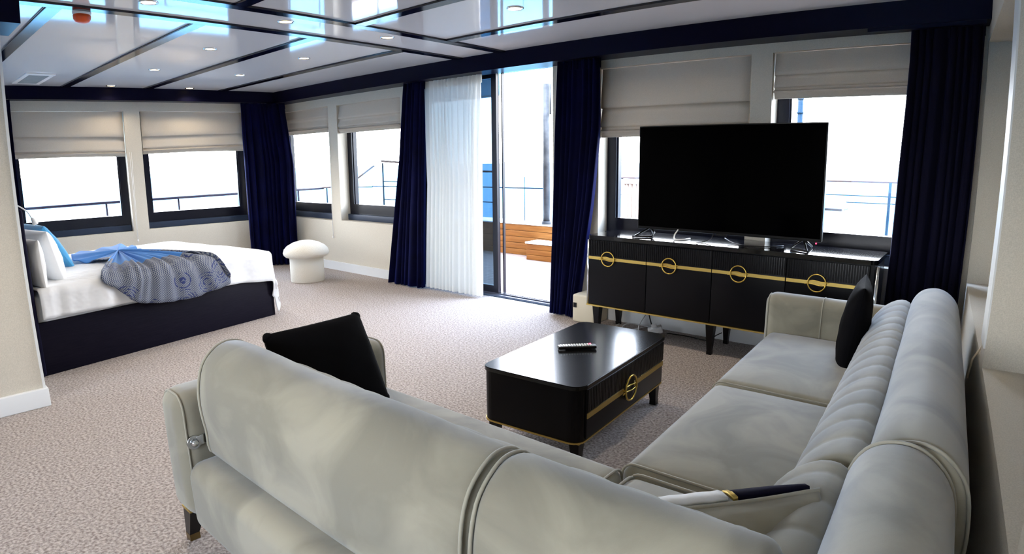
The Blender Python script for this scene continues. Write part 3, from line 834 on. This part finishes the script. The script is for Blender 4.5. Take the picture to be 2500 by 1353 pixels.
def ring(parent, c, R, ax='x', name='ring_handle', off=(0, 0, 0)):
    """gold ring with two wavy crossbars; ax = the axis it faces"""
    mb = MB(); n = 28
    def q(a, b, d): return Vector((c[0] + d, c[1] + a, c[2] + b)) if ax == 'x' else Vector((c[0] + a, c[1] - d, c[2] + b))
    mb.tube([q(R * cos(2 * pi * k / n), R * sin(2 * pi * k / n), .014 + .0015 * (k % 2)) for k in range(n)], R * .085, 6, closed=True)
    for s in (-1, 1):
        mb.tube([q(R * (-1.35 if s < 0 else -.95) + (R * 2.3) * k / 10, s * R * .2 + .004 * sin(k * pi / 5), .012) for k in range(11)], R * .055, 6)
        mb.tube([q(s * R, 0, .014), q(s * R, 0, 0)], R * .09, 6)
    n2 = 24; dk = MB()
    V = [q(R * .92 * cos(2 * pi * k / n2), R * .92 * sin(2 * pi * k / n2), .0035) for k in range(n2)] + [q(R * .92 * cos(2 * pi * k / n2), R * .92 * sin(2 * pi * k / n2), -.003) for k in range(n2)]
    dk.add(V, [tuple(range(n2)), tuple(range(2 * n2 - 1, n2 - 1, -1))] + [(k, n2 + k, n2 + (k + 1) % n2, (k + 1) % n2) for k in range(n2)])
    dk.build('ring_plate', SATINB, parent, 'dark round plate', off=off)
    return mb.build(name, GOLD, parent, 'gold ring handle', off=off)
ring(dr, (hx, -.01, .252), .062)
for (sx_, sy_) in ((1, 1), (1, -1), (-1, 1), (-1, -1)):
    leg('leg', sx_ * (hx - .05), sy_ * (hy - .06), .127, .026, .017, sx_ * .006, sy_ * .006, DARKLEG, CT)

RM = empty('remote_control', (-1.640, 2.462, .395), radians(44), 'black television remote with pale buttons on the coffee table', 'remote'); RM['_local'] = 1
MB().box(-.098, .098, -.022, .022, .004, .020, r=.007).build('body', PLASTB, RM)
for i in range(12):
    for j in range(4):
        x = -.085 + i * .0135
        MB().box(x, x + .009, -.017 + j * .009, -.011 + j * .009, .019, .0235).build('button', PLASTW if (i < 11 or j < 3) else REDLED, RM)
MB().box(-.06, .07, -.017, -.010, 0, .006).box(-.06, .07, .010, .017, 0, .006).build('battery_cover', PLASTB, RM)

# ------------------------------------------------------------------ sideboard
SBY, SBX0, SBX1, SBT = 3.90, -2.505, -.535, .772
SB = empty('sideboard', ((SBX0 + SBX1) / 2, 4.12, 0), 0, 'long black lacquer sideboard with four doors and gold ring handles under the television', 'sideboard')
MB().prism(rrect(SBX0 - .01, SBX1 + .035, SBY - .006, 4.345, .035), SBT - .028, SBT).build('top', GLOSSB, SB)
MB().box(SBX0, SBX1 + .02, SBY + .022, 4.335, .235, SBT - .028).build('cabinet_body', SATINB, SB)
dw = (SBX1 - SBX0) / 4
for i in range(4):
    x0, x1 = SBX0 + i * dw + .003, SBX0 + (i + 1) * dw - .003
    d = MB().box(x0, x1, SBY + .004, SBY + .022, .24, .735, r=.002).build('door', SATINB, SB)
    f2 = MB(); k = 0; x = x0 + .004
    while x < x1 - .008:
        f2.box(x, x + .0095, SBY - .001, SBY + .005, .622, .733); x += .0152
    o = f2.build('fluting', SATINB, d, 'vertical fluting', off=parent_offset(SB)); o['kind'] = 'stuff'
    MB().box(x0, x1, SBY - .002, SBY + .005, .590, .612).build('gold_band', GOLDS, d, 'gold band', off=parent_offset(SB))
    hxp = SBX0 + .178 + i * .488 if i else SBX0 + .178
    ring(d, (hxp + (.03 if i == 3 else .01 * i), SBY + .002, .602), .054, ax='y', off=parent_offset(SB))
for x in (SBX0 - .006, SBX1 + .038):
    MB().cyl(x, SBY + .014, .236, SBT - .036, .011, n=12).build('side_strip', CHROME, SB, 'chrome corner strip')
MB().box(SBX0 - .012, SBX1 + .045, SBY - .004, 4.33, .226, .236).build('base_trim', GOLDS, SB, 'gold base trim')
for (x, y) in ((SBX0 + .06, SBY + .05), (SBX0 + .98, SBY + .06), (SBX1 - .06, SBY + .05), (SBX0 + .06, 4.28), (SBX0 + .98, 4.28), (SBX1 - .06, 4.28)):
    leg('leg', x, y, .226, .030, .016, 0, 0, DARKLEG, SB)

# ------------------------------------------------------------------ television
TVY = 4.10
TV = empty('television', (-1.535, TVY, SBT), 0, 'large black flat television switched off, standing on the sideboard', 'television')
X0, X1, Z0, Z1 = -2.197, -.872, .826, 1.580
MB().box(X0, X1, TVY, TVY + .045, Z0, Z1, r=.006).build('housing', PLASTB, TV)
MB().box(X0 + .008, X1 - .008, TVY - .003, TVY + .002, Z0 + .020, Z1 - .008).build('screen', SCREEN, TV, 'dark glossy screen')
MB().box(X0 + .2, X1 - .2, TVY + .04, TVY + .085, Z0 + .05, Z0 + .42, r=.01).build('rear_housing', PLASTB, TV)
for (xa, s) in ((-2.10, -1), (-.985, 1)):
    mb = MB()
    mb.tube([(xa, TVY + .02, Z0 + .01), (xa + s * .055, TVY - .12, SBT + .008), (xa + s * .065, TVY - .135, SBT + .006)], .007, 6)
    mb.tube([(xa, TVY + .02, Z0 + .01), (xa - s * .045, TVY + .0, SBT + .03), (xa - s * .055, TVY - .07, SBT + .008), (xa + s * .055, TVY - .12, SBT + .008)], .007, 6)
    mb.tube([(xa, TVY + .02, Z0 + .01), (xa + s * .03, TVY + .13, SBT + .007)], .007, 6)
    mb.build('stand_foot', PLASTB, TV)
MB().box(-.906, -.898, TVY - .004, TVY, Z0 - .012, Z0 - .004).build('power_light', REDLED, TV, 'red power light')
MB().box(-1.58, -1.50, TVY - .005, TVY, Z0 - .01, Z0 + .004).build('sensor_bar', PLASTB, TV)
def cable(name, pts, r, m, lab, grp='cables around the sideboard'):
    o = MB().tube([tuple(p) for p in cr(pts, 6, closed=False)], r, 6).build(name, m, None)
    return tag(o, lab, 'cable', grp)
cable('television_cable', [(-1.86, 4.13, .86), (-1.875, 4.06, .80), (-1.85, 4.02, .777), (-1.80, 4.03, .777), (-1.78, 4.12, .777)], .005, PLASTW, 'short pale cable curling onto the sideboard under the screen')
cable('television_cable', [(-1.60, 4.13, .85), (-1.60, 4.07, .80), (-1.63, 4.00, .778), (-1.65, 3.93, .777)], .003, PLASTB, 'thin black cable dropping from the middle of the screen to the sideboard front')
cable('television_cable', [(-1.52, 4.12, .80), (-1.42, 4.05, .778), (-1.25, 4.02, .777), (-1.12, 4.15, .777)], .003, PLASTB, 'thin black cable lying across the sideboard under the right half of the screen')
# floor cables and socket adapter under the sideboard
cable('power_cable', [(-2.42, 4.25, .01), (-2.40, 4.16, .01), (-2.30, 4.12, .01), (-2.24, 4.2, .01), (-2.18, 4.3, .02)], .004, PLASTW, 'pale cable loop on the carpet beside the cream box')
cable('power_cable', [(-2.15, 4.28, .02), (-2.30, 4.20, .045), (-2.31, 4.10, .02), (-2.18, 4.06, .01), (-2.05, 4.10, .01), (-2.03, 4.2, .02)], .0045, PLASTW, 'pale looped cable tangled in front of the white adapter')
cable('power_cable', [(-2.22, 4.32, .10), (-2.20, 4.18, .05), (-2.15, 4.10, .01), (-2.06, 4.08, .012), (-2.0, 4.16, .02)], .0045, PLASTW, 'pale cable arching down into the tangle under the sideboard')
cable('power_cable', [(-2.20, 4.33, .22), (-2.16, 4.26, .14), (-2.10, 4.20, .06)], .005, PLASTB, 'black cable running down to the white adapter')
cable('power_cable', [(-1.98, 4.22, .015), (-1.82, 4.25, .01), (-1.66, 4.24, .01), (-1.60, 4.28, .05), (-1.58, 4.33, .06)], .004, PLASTB, 'black cable lying along the carpet towards the baseboard')
ad = MB().box(-.055, .055, -.032, .032, 0, .05, r=.008).box(-.02, .02, -.012, .012, .05, .075, r=.004).build('socket_adapter', PLASTW, None)
ad.location = (-2.06, 4.20, .006); ad.rotation_euler = (.1, -.3, .5); tag(ad, 'white socket adapter block among the cables under the sideboard', 'adapter')
bxo = empty('floor_box', (-2.70, 4.23, 0), 0, 'cream box standing on the carpet between curtain and sideboard', 'box')
MB().box(-2.80, -2.585, 4.12, 4.34, .0, .235, r=.018).build('box_body', CREAM, bxo)
MB().box(-2.803, -2.79, 4.16, 4.24, .13, .165).box(-2.785, -2.755, 4.114, 4.124, .125, .165).build('slot', PLASTB, bxo, 'dark slot')

# ------------------------------------------------------------------ stool
ST = empty('stool', (-6.215, 3.725, 0), 0, 'white boucle mushroom stool beside the corner curtain', 'stool'); ST['_local'] = 1
MB().lathe([(.188, 0), (.193, .012), (.193, .29), (.185, .30)], n=40).build('base', BOUCLE, ST)
MB().lathe([(.19, .288), (.235, .292), (.255, .312), (.262, .338), (.250, .375), (.215, .412), (.15, .448), (.08, .468), (.001, .475)], n=40).build('seat', BOUCLE, ST)

# ------------------------------------------------------------------ bed
BP = Vector((-4.68, .69, 0)); BD = Vector((-.168, .986, 0)).normalized(); BN = Vector((-.986, -.168, 0)).normalized()
def B(s, w_, z): return BP + BD * s + BN * w_ + Vector((0, 0, z))
BM = Matrix.Identity(4)
for i in range(3): BM[i][0] = BD[i]; BM[i][1] = BN[i]; BM[i][2] = (0, 0, 1)[i]; BM[i][3] = BP[i]
BED = empty('bed', B(1.0, .8, 0), 0, 'double bed with black stained frame and navy headboard under the left windows', 'bed')
BW, BL = 1.62, 1.98
MB().box(.0, BL, 0, .03, 0, .362, r=.004, M=BM).build('side_rail', BEDWOOD, BED)
MB().box(.0, BL, BW - .03, BW, 0, .362, r=.004, M=BM).build('side_rail', BEDWOOD, BED)
MB().box(BL - .03, BL, .03, BW - .03, 0, .362, r=.004, M=BM).build('foot_rail', BEDWOOD, BED)
MB().box(.03, BL - .03, .03, BW - .03, .22, .30, M=BM).build('slat_base', BEDWOOD, BED)
V, F = soft_box(.05, BL - .03, .02, BW - .02, .30, .545, r=.06, puff=.01, cell=.1)
MB().add(V, F, True, BM).build('mattress', SHEET, BED)
V, F = soft_box(-.055, .035, -.03, BW + .03, 0.0, 1.125, r=.028, puff=0, cell=.1)
MB().add(V, F, True, BM).build('headboard', NAVYD, BED, 'navy upholstered headboard')
# white bedspread: one cloth over the top, hanging at the side and the foot
def spread_map(a, b, lift=0.0, k=1.0):
    """a along the bed, b across (negative hangs over the near side); returns a point on the cloth"""
    ea = max(a - (BL - .03), 0); eb = max(-b, 0); ef = max(b - BW, 0)
    r = .05
    top = .585 + .045 * max(0, 1 - ((a - 1.05) / 1.0) ** 2) * max(0, 1 - ((b - .8) / .85) ** 4) ** .7
    drop = sqrt(ea * ea + eb * eb + ef * ef)
    s = min(a, BL - .03); w_ = min(max(b, 0), BW); z = top
    if drop > 0:
        ux, uy = ea / drop, (-eb + ef) / drop
        if drop < r * pi / 2: o = r * sin(drop / r); dz = r * (1 - cos(drop / r))
        else: o = r; dz = r + drop - r * pi / 2
        edge = .05
        # cloth starts to turn a little before the edge
        s += ux * (o * .55 + .04 * min(1, drop / .4) * (1 if ea > 0 else 0)); w_ += uy * (o * .75)
        z = top - dz * .97
    return s, w_, z + lift
rows = []
NA, NB = 84, 96
for i in range(NA + 1):
    a = .06 + (BL + .42 - .06) * i / NA
    side = lp(-a, ((-.06, .232), (-1.2, .235), (-1.35, .255), (-1.6, .262), (-1.95, .30), (-2.05, .42), (-2.4, .42))) if a > .06 else .232
    row = []
    for j in range(NB + 1):
        b = -side + (BW + .22 + side) * j / NB
        s, w_, z = spread_map(a, b)
        ea = max(a - (BL - .03), 0); eb = max(-b, 0)
        fold = .010 * min(1, eb / .1) * (sin(13 * a + 2) + .6 * sin(29 * a)) + .004 * sin(9 * a + 5 * b) * sin(11 * b)
        w_ -= fold if eb > 0 else 0
        if ea > 0: s += .015 * min(1, ea / .1) * sin(17 * b)
        z += .004 * sin(9 * a + 4 * b) * sin(10 * b + 2) if eb == 0 else 0
        if a < .45 and eb > 0: w_ -= .012 * sin(60 * a) * (1 - a / .45)
        row.append(B(s, w_, max(z, .035)))
    rows.append(row)
sp = MB().grid(rows).build('bedspread', SHEET, None); tag(sp, 'white cotton bedspread draped over the bed and its foot corner', 'bedspread')
md = sp.modifiers.new('s', 'SOLIDIFY'); md.thickness = .010; md.offset = 1
# patterned throw, gathered at a knot and fanning over the near edge
KN = (0.98, .74)
OUT = [(1.21, .87), (1.31, 1.18), (1.21, 1.22), (1.02, 1.26), (.78, 1.12), (.60, .72), (.66, .58), (.74, .40), (.62, .15), (.50, .0), (.47, -.05), (.56, -.11), (.65, -.21), (.72, -.25),
       (.81, -.27), (.93, -.285), (1.06, -.295), (1.2, -.29), (1.36, -.265), (1.50, -.235), (1.47, -.12), (1.41, -.02), (1.36, .05), (1.24, .20), (1.14, .42), (1.14, .66)]
per = cr([Vector(p) for p in OUT], 10)
rows = []; NR = 34
Np = len(per)
for i in range(NR + 1):
    q = i / NR; row = []
    for k, p in enumerate(per):
        ang = k / Np * 2 * pi
        a = KN[0] + (p.x - KN[0]) * q; b = KN[1] + (p.y - KN[1]) * q
        fold = .019 * q ** .45 * (1.15 - .45 * q) * (sin(13 * ang + 1.5 * sin(3 * ang)) + .6 * sin(29 * ang + 1.3)) + .014 * (1 - q) ** 3
        s, w_, z = spread_map(a, b)
        eb = max(-b, 0); L = .028 + fold
        hang = min(1, eb / .08)
        w_ -= L * hang + .016 * hang; z += L * (1 - hang) + .004
        row.append((B(s, w_, z), a, b, q))
    rows.append(row)
mb = MB(); mb.grid([[r[0] for r in row] for row in rows], closed_u=True)
th = mb.build('throw_blanket', THROW, None); tag(th, 'blue and grey patterned throw gathered on the white bedspread', 'blanket')
me = th.data; uvl = me.uv_layers.new(name='UVMap'); att = me.color_attributes.new('band', 'FLOAT_COLOR', 'POINT')
fl_ = [r for row in rows for r in row]
for i, r in enumerate(fl_):
    v = r[3]
    if r[2] > .55: v *= .45
    att.data[i].color = (v, v, v, 1)
for lo in me.loops:
    r = fl_[lo.vertex_index]; uvl.data[lo.index].uv = (r[1], r[2])
md = th.modifiers.new('s', 'SOLIDIFY'); md.thickness = .006; md.offset = 1

def bpillow(s, w_, z, tilt, wd_, hg, th_, m, lab, seed, yaw=0.0):
    c = B(s, w_, z)
    xv = BN * cos(yaw) + BD * sin(yaw)
    yv = Vector((0, 0, 1)) * cos(tilt) - BD * sin(tilt)
    return pillow(c, xv, yv, wd_, hg, th_, m, lab, 'pillows against the headboard', name='bed_pillow', droop=.035, wr=.06, seed=seed, pw=.38)
bpillow(.115, .235, .745, .04, .46, .33, .12, PILLOWW, 'white pillow upright against the headboard, nearest the partition', 1)
bpillow(.265, .46, .758, .22, .60, .38, .19, PILLOWW, 'large white pillow leaning in front of the blue one', 2)
bpillow(.46, .93, .775, .50, .68, .40, .15, PILLOWB, 'sky blue pillow behind the large leaning white one', 4)
# reading lamp on the headboard
RL = empty('reading_lamp', B(.0, .55, 1.1), 0, 'thin white gooseneck reading lamp over the headboard', 'lamp')
MB().tube([tuple(p) for p in cr([B(-.03, .55, 1.10), B(.02, .55, 1.155), B(.10, .55, 1.15), B(.18, .54, 1.125), B(.25, .54, 1.07), B(.275, .54, 1.02)], 5, closed=False)], .005, 8).build('neck', PLASTW, RL)
MB().lathe([(.008, 0), (.014, -.015), (.020, -.045), (.017, -.055), (.001, -.057)], n=14, M=Matrix.Translation(B(.277, .54, 1.025)) @ Matrix.Rotation(.4, 4, 'X')).build('lamp_head', PLASTW, RL)
MB().box(-.06, -.02, .52, .58, 1.06, 1.12, r=.005, M=BM).build('mount', PLASTW, RL)

# ------------------------------------------------------------------ ceiling fittings
def downlight(x, y, lab, power=10.0):
    r = empty('downlight', (x, y, CZ), 0, lab, 'ceiling light', 'round recessed ceiling downlights'); r['_local'] = 1
    MB().lathe([(.040, -.001), (.047, -.007), (.052, -.006), (.055, 0.0), (.055, .001)], n=28).build('trim_ring', CHROME, r, 'thin metal ring')
    MB().lathe([(.001, -.0035), (.040, -.0035), (.041, .0), (.001, .001)], n=24).build('lens', LAMPON, r, 'glowing warm lens')
    l = bpy.data.lights.new('lamp', 'SPOT'); l.energy = power; l.color = (1.0, .84, .62); l.spot_size = radians(140); l.spot_blend = .9; l.shadow_soft_size = .03
    o = bpy.data.objects.new('lamp', l); COL.objects.link(o); o.parent = r; o.location = (0, 0, -.02)
downlight(-3.79, 1.32, 'recessed downlight at the top edge beside the orange smoke detector')
downlight(-3.79, 2.205, 'recessed downlight in the narrow central bay, second from the viewer')
downlight(-3.79, 3.065, 'recessed downlight in the narrow central bay nearest the sliding door')
downlight(-2.515, 3.055, 'recessed downlight right of the central bay, lost in the bright door reflection')
downlight(-5.005, 2.212, 'recessed downlight left of the central bay, in line with the smoke detector side')
downlight(-4.99, 3.075, 'recessed downlight left of the central bay, above the stool side')
downlight(-6.30, 2.215, 'recessed downlight between the far left one and the central bay, bed side')
downlight(-6.27, 3.08, 'recessed downlight over the corner side, third from the left wall')
downlight(-7.66, 2.20, 'leftmost recessed downlight, against the left wall beam', 6)
downlight(-7.56, 3.06, 'recessed downlight against the left wall beam nearest the room corner', 6)
downlight(-1.25, 3.06, 'added fill downlight above the right half of the sideboard, just over the upper picture edge')  # this and the next three are out of view, added for their light
downlight(-2.515, .75, 'added fill downlight above the left sofa back, outside the view')
downlight(-1.25, -.60, 'added fill downlight behind the viewer, right bay')
downlight(-2.515, -.60, 'added fill downlight behind the viewer, middle bay')
SM = empty('smoke_detector', (-4.185, 1.062, CZ), 0, 'round smoke detector with orange dome on the glossy ceiling', 'detector'); SM['_local'] = 1
MB().lathe([(.050, 0), (.052, -.006), (.052, -.020), (.048, -.026), (.001, -.026)], n=28).build('base', PLASTW, SM, 'white base')
MB().lathe([(.046, -.025), (.050, -.032), (.048, -.052), (.038, -.066), (.020, -.073), (.001, -.074)], n=28).build('dome', ORANGE, SM, 'orange dome')
VT = empty('ceiling_vent', (-7.33, 1.36, CZ), 0, 'white framed air grille in the ceiling above the bed pillows', 'vent'); VT['_local'] = 1
MB().box(.33, .40, -.13, .13, -.014, 0, r=.003).box(-.40, -.36, -.13, .13, -.012, 0, r=.003).box(-.36, .33, -.13, -.09, -.012, 0, r=.003).box(-.36, .33, .09, .13, -.012, 0, r=.003).build('frame', PLASTW, VT)
for i in range(15):
    MB().box(-.35 + i * .046, -.335 + i * .046, -.092, .092, -.010, -.002).build('slat', VENTG, VT)

# ------------------------------------------------------------------ outside: deck, bulwark, rails, sea
DK = tag(empty('deck', (-4, 6, 0)), kind='structure')
MB().box(-10.5, 2.0, 4.62, 6.72, -.10, -.012).build('deck_bed', CAULK, DK)
y = 4.63; i = 0
while y < 6.66:
    MB().box(-10.5, 2.0, y, y + .066, -.014, .0).build('plank', TEAK, DK); y += .072
BU = tag(empty('bulwark', (-4, 6.72, 0)), kind='structure')
for i in range(5):
    MB().box(-10.0, 2.0, 6.70, 6.735, .003 + i * .087, .003 + i * .087 + .082, r=.003).build('plank', TEAKO, BU)
MB().box(-10.0, 2.0, 6.735, 6.80, -.4, .435).build('core', WHITEP, BU)
MB().box(-10.0, 2.0, 6.69, 7.12, .438, .455, r=.004).build('cap', WHITEP, BU)
BX = empty('deck_step_box', (-4.6, 6.55, 0), 0, 'orange teak step box with pale lid on the deck outside the open door', 'step')
for i in range(3):
    MB().box(-5.125, -4.1, 6.424, 6.445, .003 + i * .072, .003 + i * .072 + .068, r=.003).build('plank', TEAKO, BX)
    MB().box(-5.125, -5.10, 6.447, 6.69, .003 + i * .072, .003 + i * .072 + .068, r=.003).build('plank', TEAKO, BX)
MB().box(-5.14, -4.09, 6.41, 6.695, .221, .245, r=.005).build('lid', WHITEP, BX, 'pale lid')
PS = empty('deck_post', (-5.06, 6.80, 0), 0, 'grey metal post standing behind the bulwark outside the door', 'post')
MB().cyl(-5.065, 6.80, .455, 2.365, .048, n=20).build('tube', MAST, PS)
MB().cyl(-5.065, 6.80, .455, .50, .07, n=20).build('flange', MAST, PS)
MB().cyl(-4.995, 6.80, 1.95, 2.36, .012, n=8).build('pipe', MAST, PS)
def railing(name, pts, posts, m, lab, r=.018, top=None, mids=(), pr=.014, grp='outside railings'):
    root = empty(name, (pts[0][0], pts[0][1], 0), 0, lab, 'railing', grp)
    MB().tube(pts, r, 8).build('top_rail', top or m, root)
    for P in mids: MB().tube(P, r * .6, 6).build('mid_rail', m, root)
    for (x, y, z0, z1) in posts: MB().tube([(x, y, z0), (x, y, z1)], pr, 6).build('stanchion', m, root)
    return root
# side deck rail outside the left wall
railing('side_deck_railing', [(-9.3, -1.5, .905), (-9.3, 6.0, .915)], [(-9.3, y, -.05, .90) for y in (-.8, .35, 1.42, 2.47, 3.475, 4.51, 5.5)], mat('purple_grey_rail', (.008, .006, .016), .5, spec=.1),
        'dark rail with stanchions crossing both bed windows outside', r=.019)
railing('foredeck_railing', [(-10.4, 6.0, .895), (-8.9, 6.0, .945), (-8.3, 6.0, .955)], [(-10.17, 6.0, -.05, .88), (-9.2, 6.0, -.05, .93)], RAILBL,
        'brown topped low rail outside the window left of the white stool pier', r=.018, top=RAILWOOD)
railing('stair_railing', [(-8.45, 6.0, 1.02), (-7.68, 6.0, 1.36), (-7.25, 6.0, 1.335), (-6.6, 6.0, 1.32)], [(-7.62, 6.0, -.05, 1.33), (-6.9, 6.0, -.05, 1.32)], RAILBL,
        'blue stair railing with sloping pale handrail outside the window beside the door curtain', r=.016, top=RAILWOOD,
        mids=[[(-7.9, 6.0, .968), (-6.6, 6.0, .972)], [(-7.6, 6.0, 1.045), (-6.6, 6.0, 1.04)], [(-7.6, 6.0, .77), (-6.6, 6.0, .765)], [(-8.4, 6.0, .947), (-7.9, 6.0, .955)]])
railing('deck_railing', [(-8.2, 7.0, 1.19), (-6.19, 7.0, 1.172)], [(-6.20, 7.0, .455, 1.17), (-7.3, 7.0, .455, 1.17)], RAILBL,
        'blue rail with pale top seen through the tinted door glass', r=.015, top=RAILWOOD, mids=[[(-8.2, 7.0, .935), (-6.0, 7.0, .935)], [(-8.2, 7.0, .71), (-6.2, 7.0, .705)]])
railing('thin_deck_rail', [(-6.0, 7.0, .935), (-5.28, 7.0, .938)], [(-5.61, 7.0, .455, 1.1)], RAILBL, 'thin blue-grey bar with a knob end beyond the open door', r=.010, pr=.006)
railing('aft_railing', [(-4.9, 7.0, 1.085), (-3.3, 7.0, 1.12)], [(-4.06, 7.0, .455, 1.08)], RAILBL, 'pinkish rail outside, left of the television', r=.012, top=RAILWOOD, mids=[[(-4.6, 7.0, .885), (-4.0, 7.0, .89)]])
railing('quarter_railing', [(-1.60, 7.0, 1.135), (-.4, 7.0, 1.147)], [(-.84, 7.0, .455, 1.14)], RAILBL, 'rail with grey middle bar outside the right-hand window', r=.009, top=RAILWOOD, pr=.016,
        mids=[[(-1.6, 7.0, .992), (-.4, 7.0, .997)], [(-1.26, 7.0, .92), (-.4, 7.0, .926)]])
RB = empty('ribbed_bar', (-3.80, 7.0, 0), 0, 'pale ribbed wooden bar pedestal with white top outside, left of the television', 'pedestal')
for i in range(9):
    a = pi + i * pi / 8
    MB().cyl(-3.80 + .12 * cos(a), 7.0 + .12 * sin(a), .0, 1.04, .024, n=8).build('rib', RAILWOOD if False else TEAK, RB)
MB().cyl(-3.80, 7.0, 1.04, 1.10, .15, n=24).build('top', WHITEP, RB, 'white top')
MP = empty('exhaust_pipe', (-1.79, 7.0, 0), 0, 'blue-grey ringed pipe outside above the television right corner', 'pipe')
MB().cyl(-1.79, 7.0, 0, 2.3, .030, n=14).build('tube', RAILBL, MP)
for z in (1.7, 1.85, 2.0): MB().cyl(-1.79, 7.0, z, z + .02, .037, n=14).build('ring', RAILBL, MP)
CH = empty('deck_chair', (-1.30, 6.9, .3), 0, 'pale folding chair outside behind the right edge of the television', 'chair')
MB().tube([(-1.28, 6.9, .92), (-1.26, 6.9, .72), (-1.25, 6.9, .3)], .008, 6).build('leg', PLASTW, CH)
MB().tube([(-1.45, 6.9, .84), (-1.40, 7.2, .3)], .008, 6).build('leg', PLASTW, CH)
MB().box(-1.46, -1.27, 6.85, 7.2, .83, .86, r=.01).build('seat', MAST, CH)
tag(MB().box(-1.4, -.62, 4.617, 4.70, .815, .843, r=.006).build('outer_ledge', TEAK, None), 'varnished wooden ledge just outside the right-hand window', 'ledge')
# overhang over the deck
OH = tag(empty('overhang', (-6, 5.6, 2.3)), kind='structure')
MB().prism([(-10.5, 4.62), (-4.02, 4.62), (-5.80, 6.70), (-10.5, 6.70)], 2.27, 2.36).build('deckhead', DECKHEAD, OH)
MB().prism([(-10.5, 6.70), (-5.80, 6.70), (-5.85, 6.76), (-10.5, 6.76)], 2.25, 2.40).build('fascia', WHITEP, OH)
# outside faces of the hull side deck, and the sea
tag(MB().box(-9.45, -8.3, -4, 4.6, -.15, -.02).build('side_deck', WHITEP, None), kind='structure')
sea = MB().add([(-900, -900, -3.2), (900, -900, -3.2), (900, 900, -3.2), (-900, 900, -3.2)], [(0, 1, 2, 3)]).build('sea', SEA)
tag(sea, 'turquoise sea surface to the horizon', 'sea', kind='stuff')
rf = MB().box(-9.4, 1.2, -3.2, 4.66, CZ + .13, CZ + .30).build('roof', WHITEP); tag(rf, kind='structure')
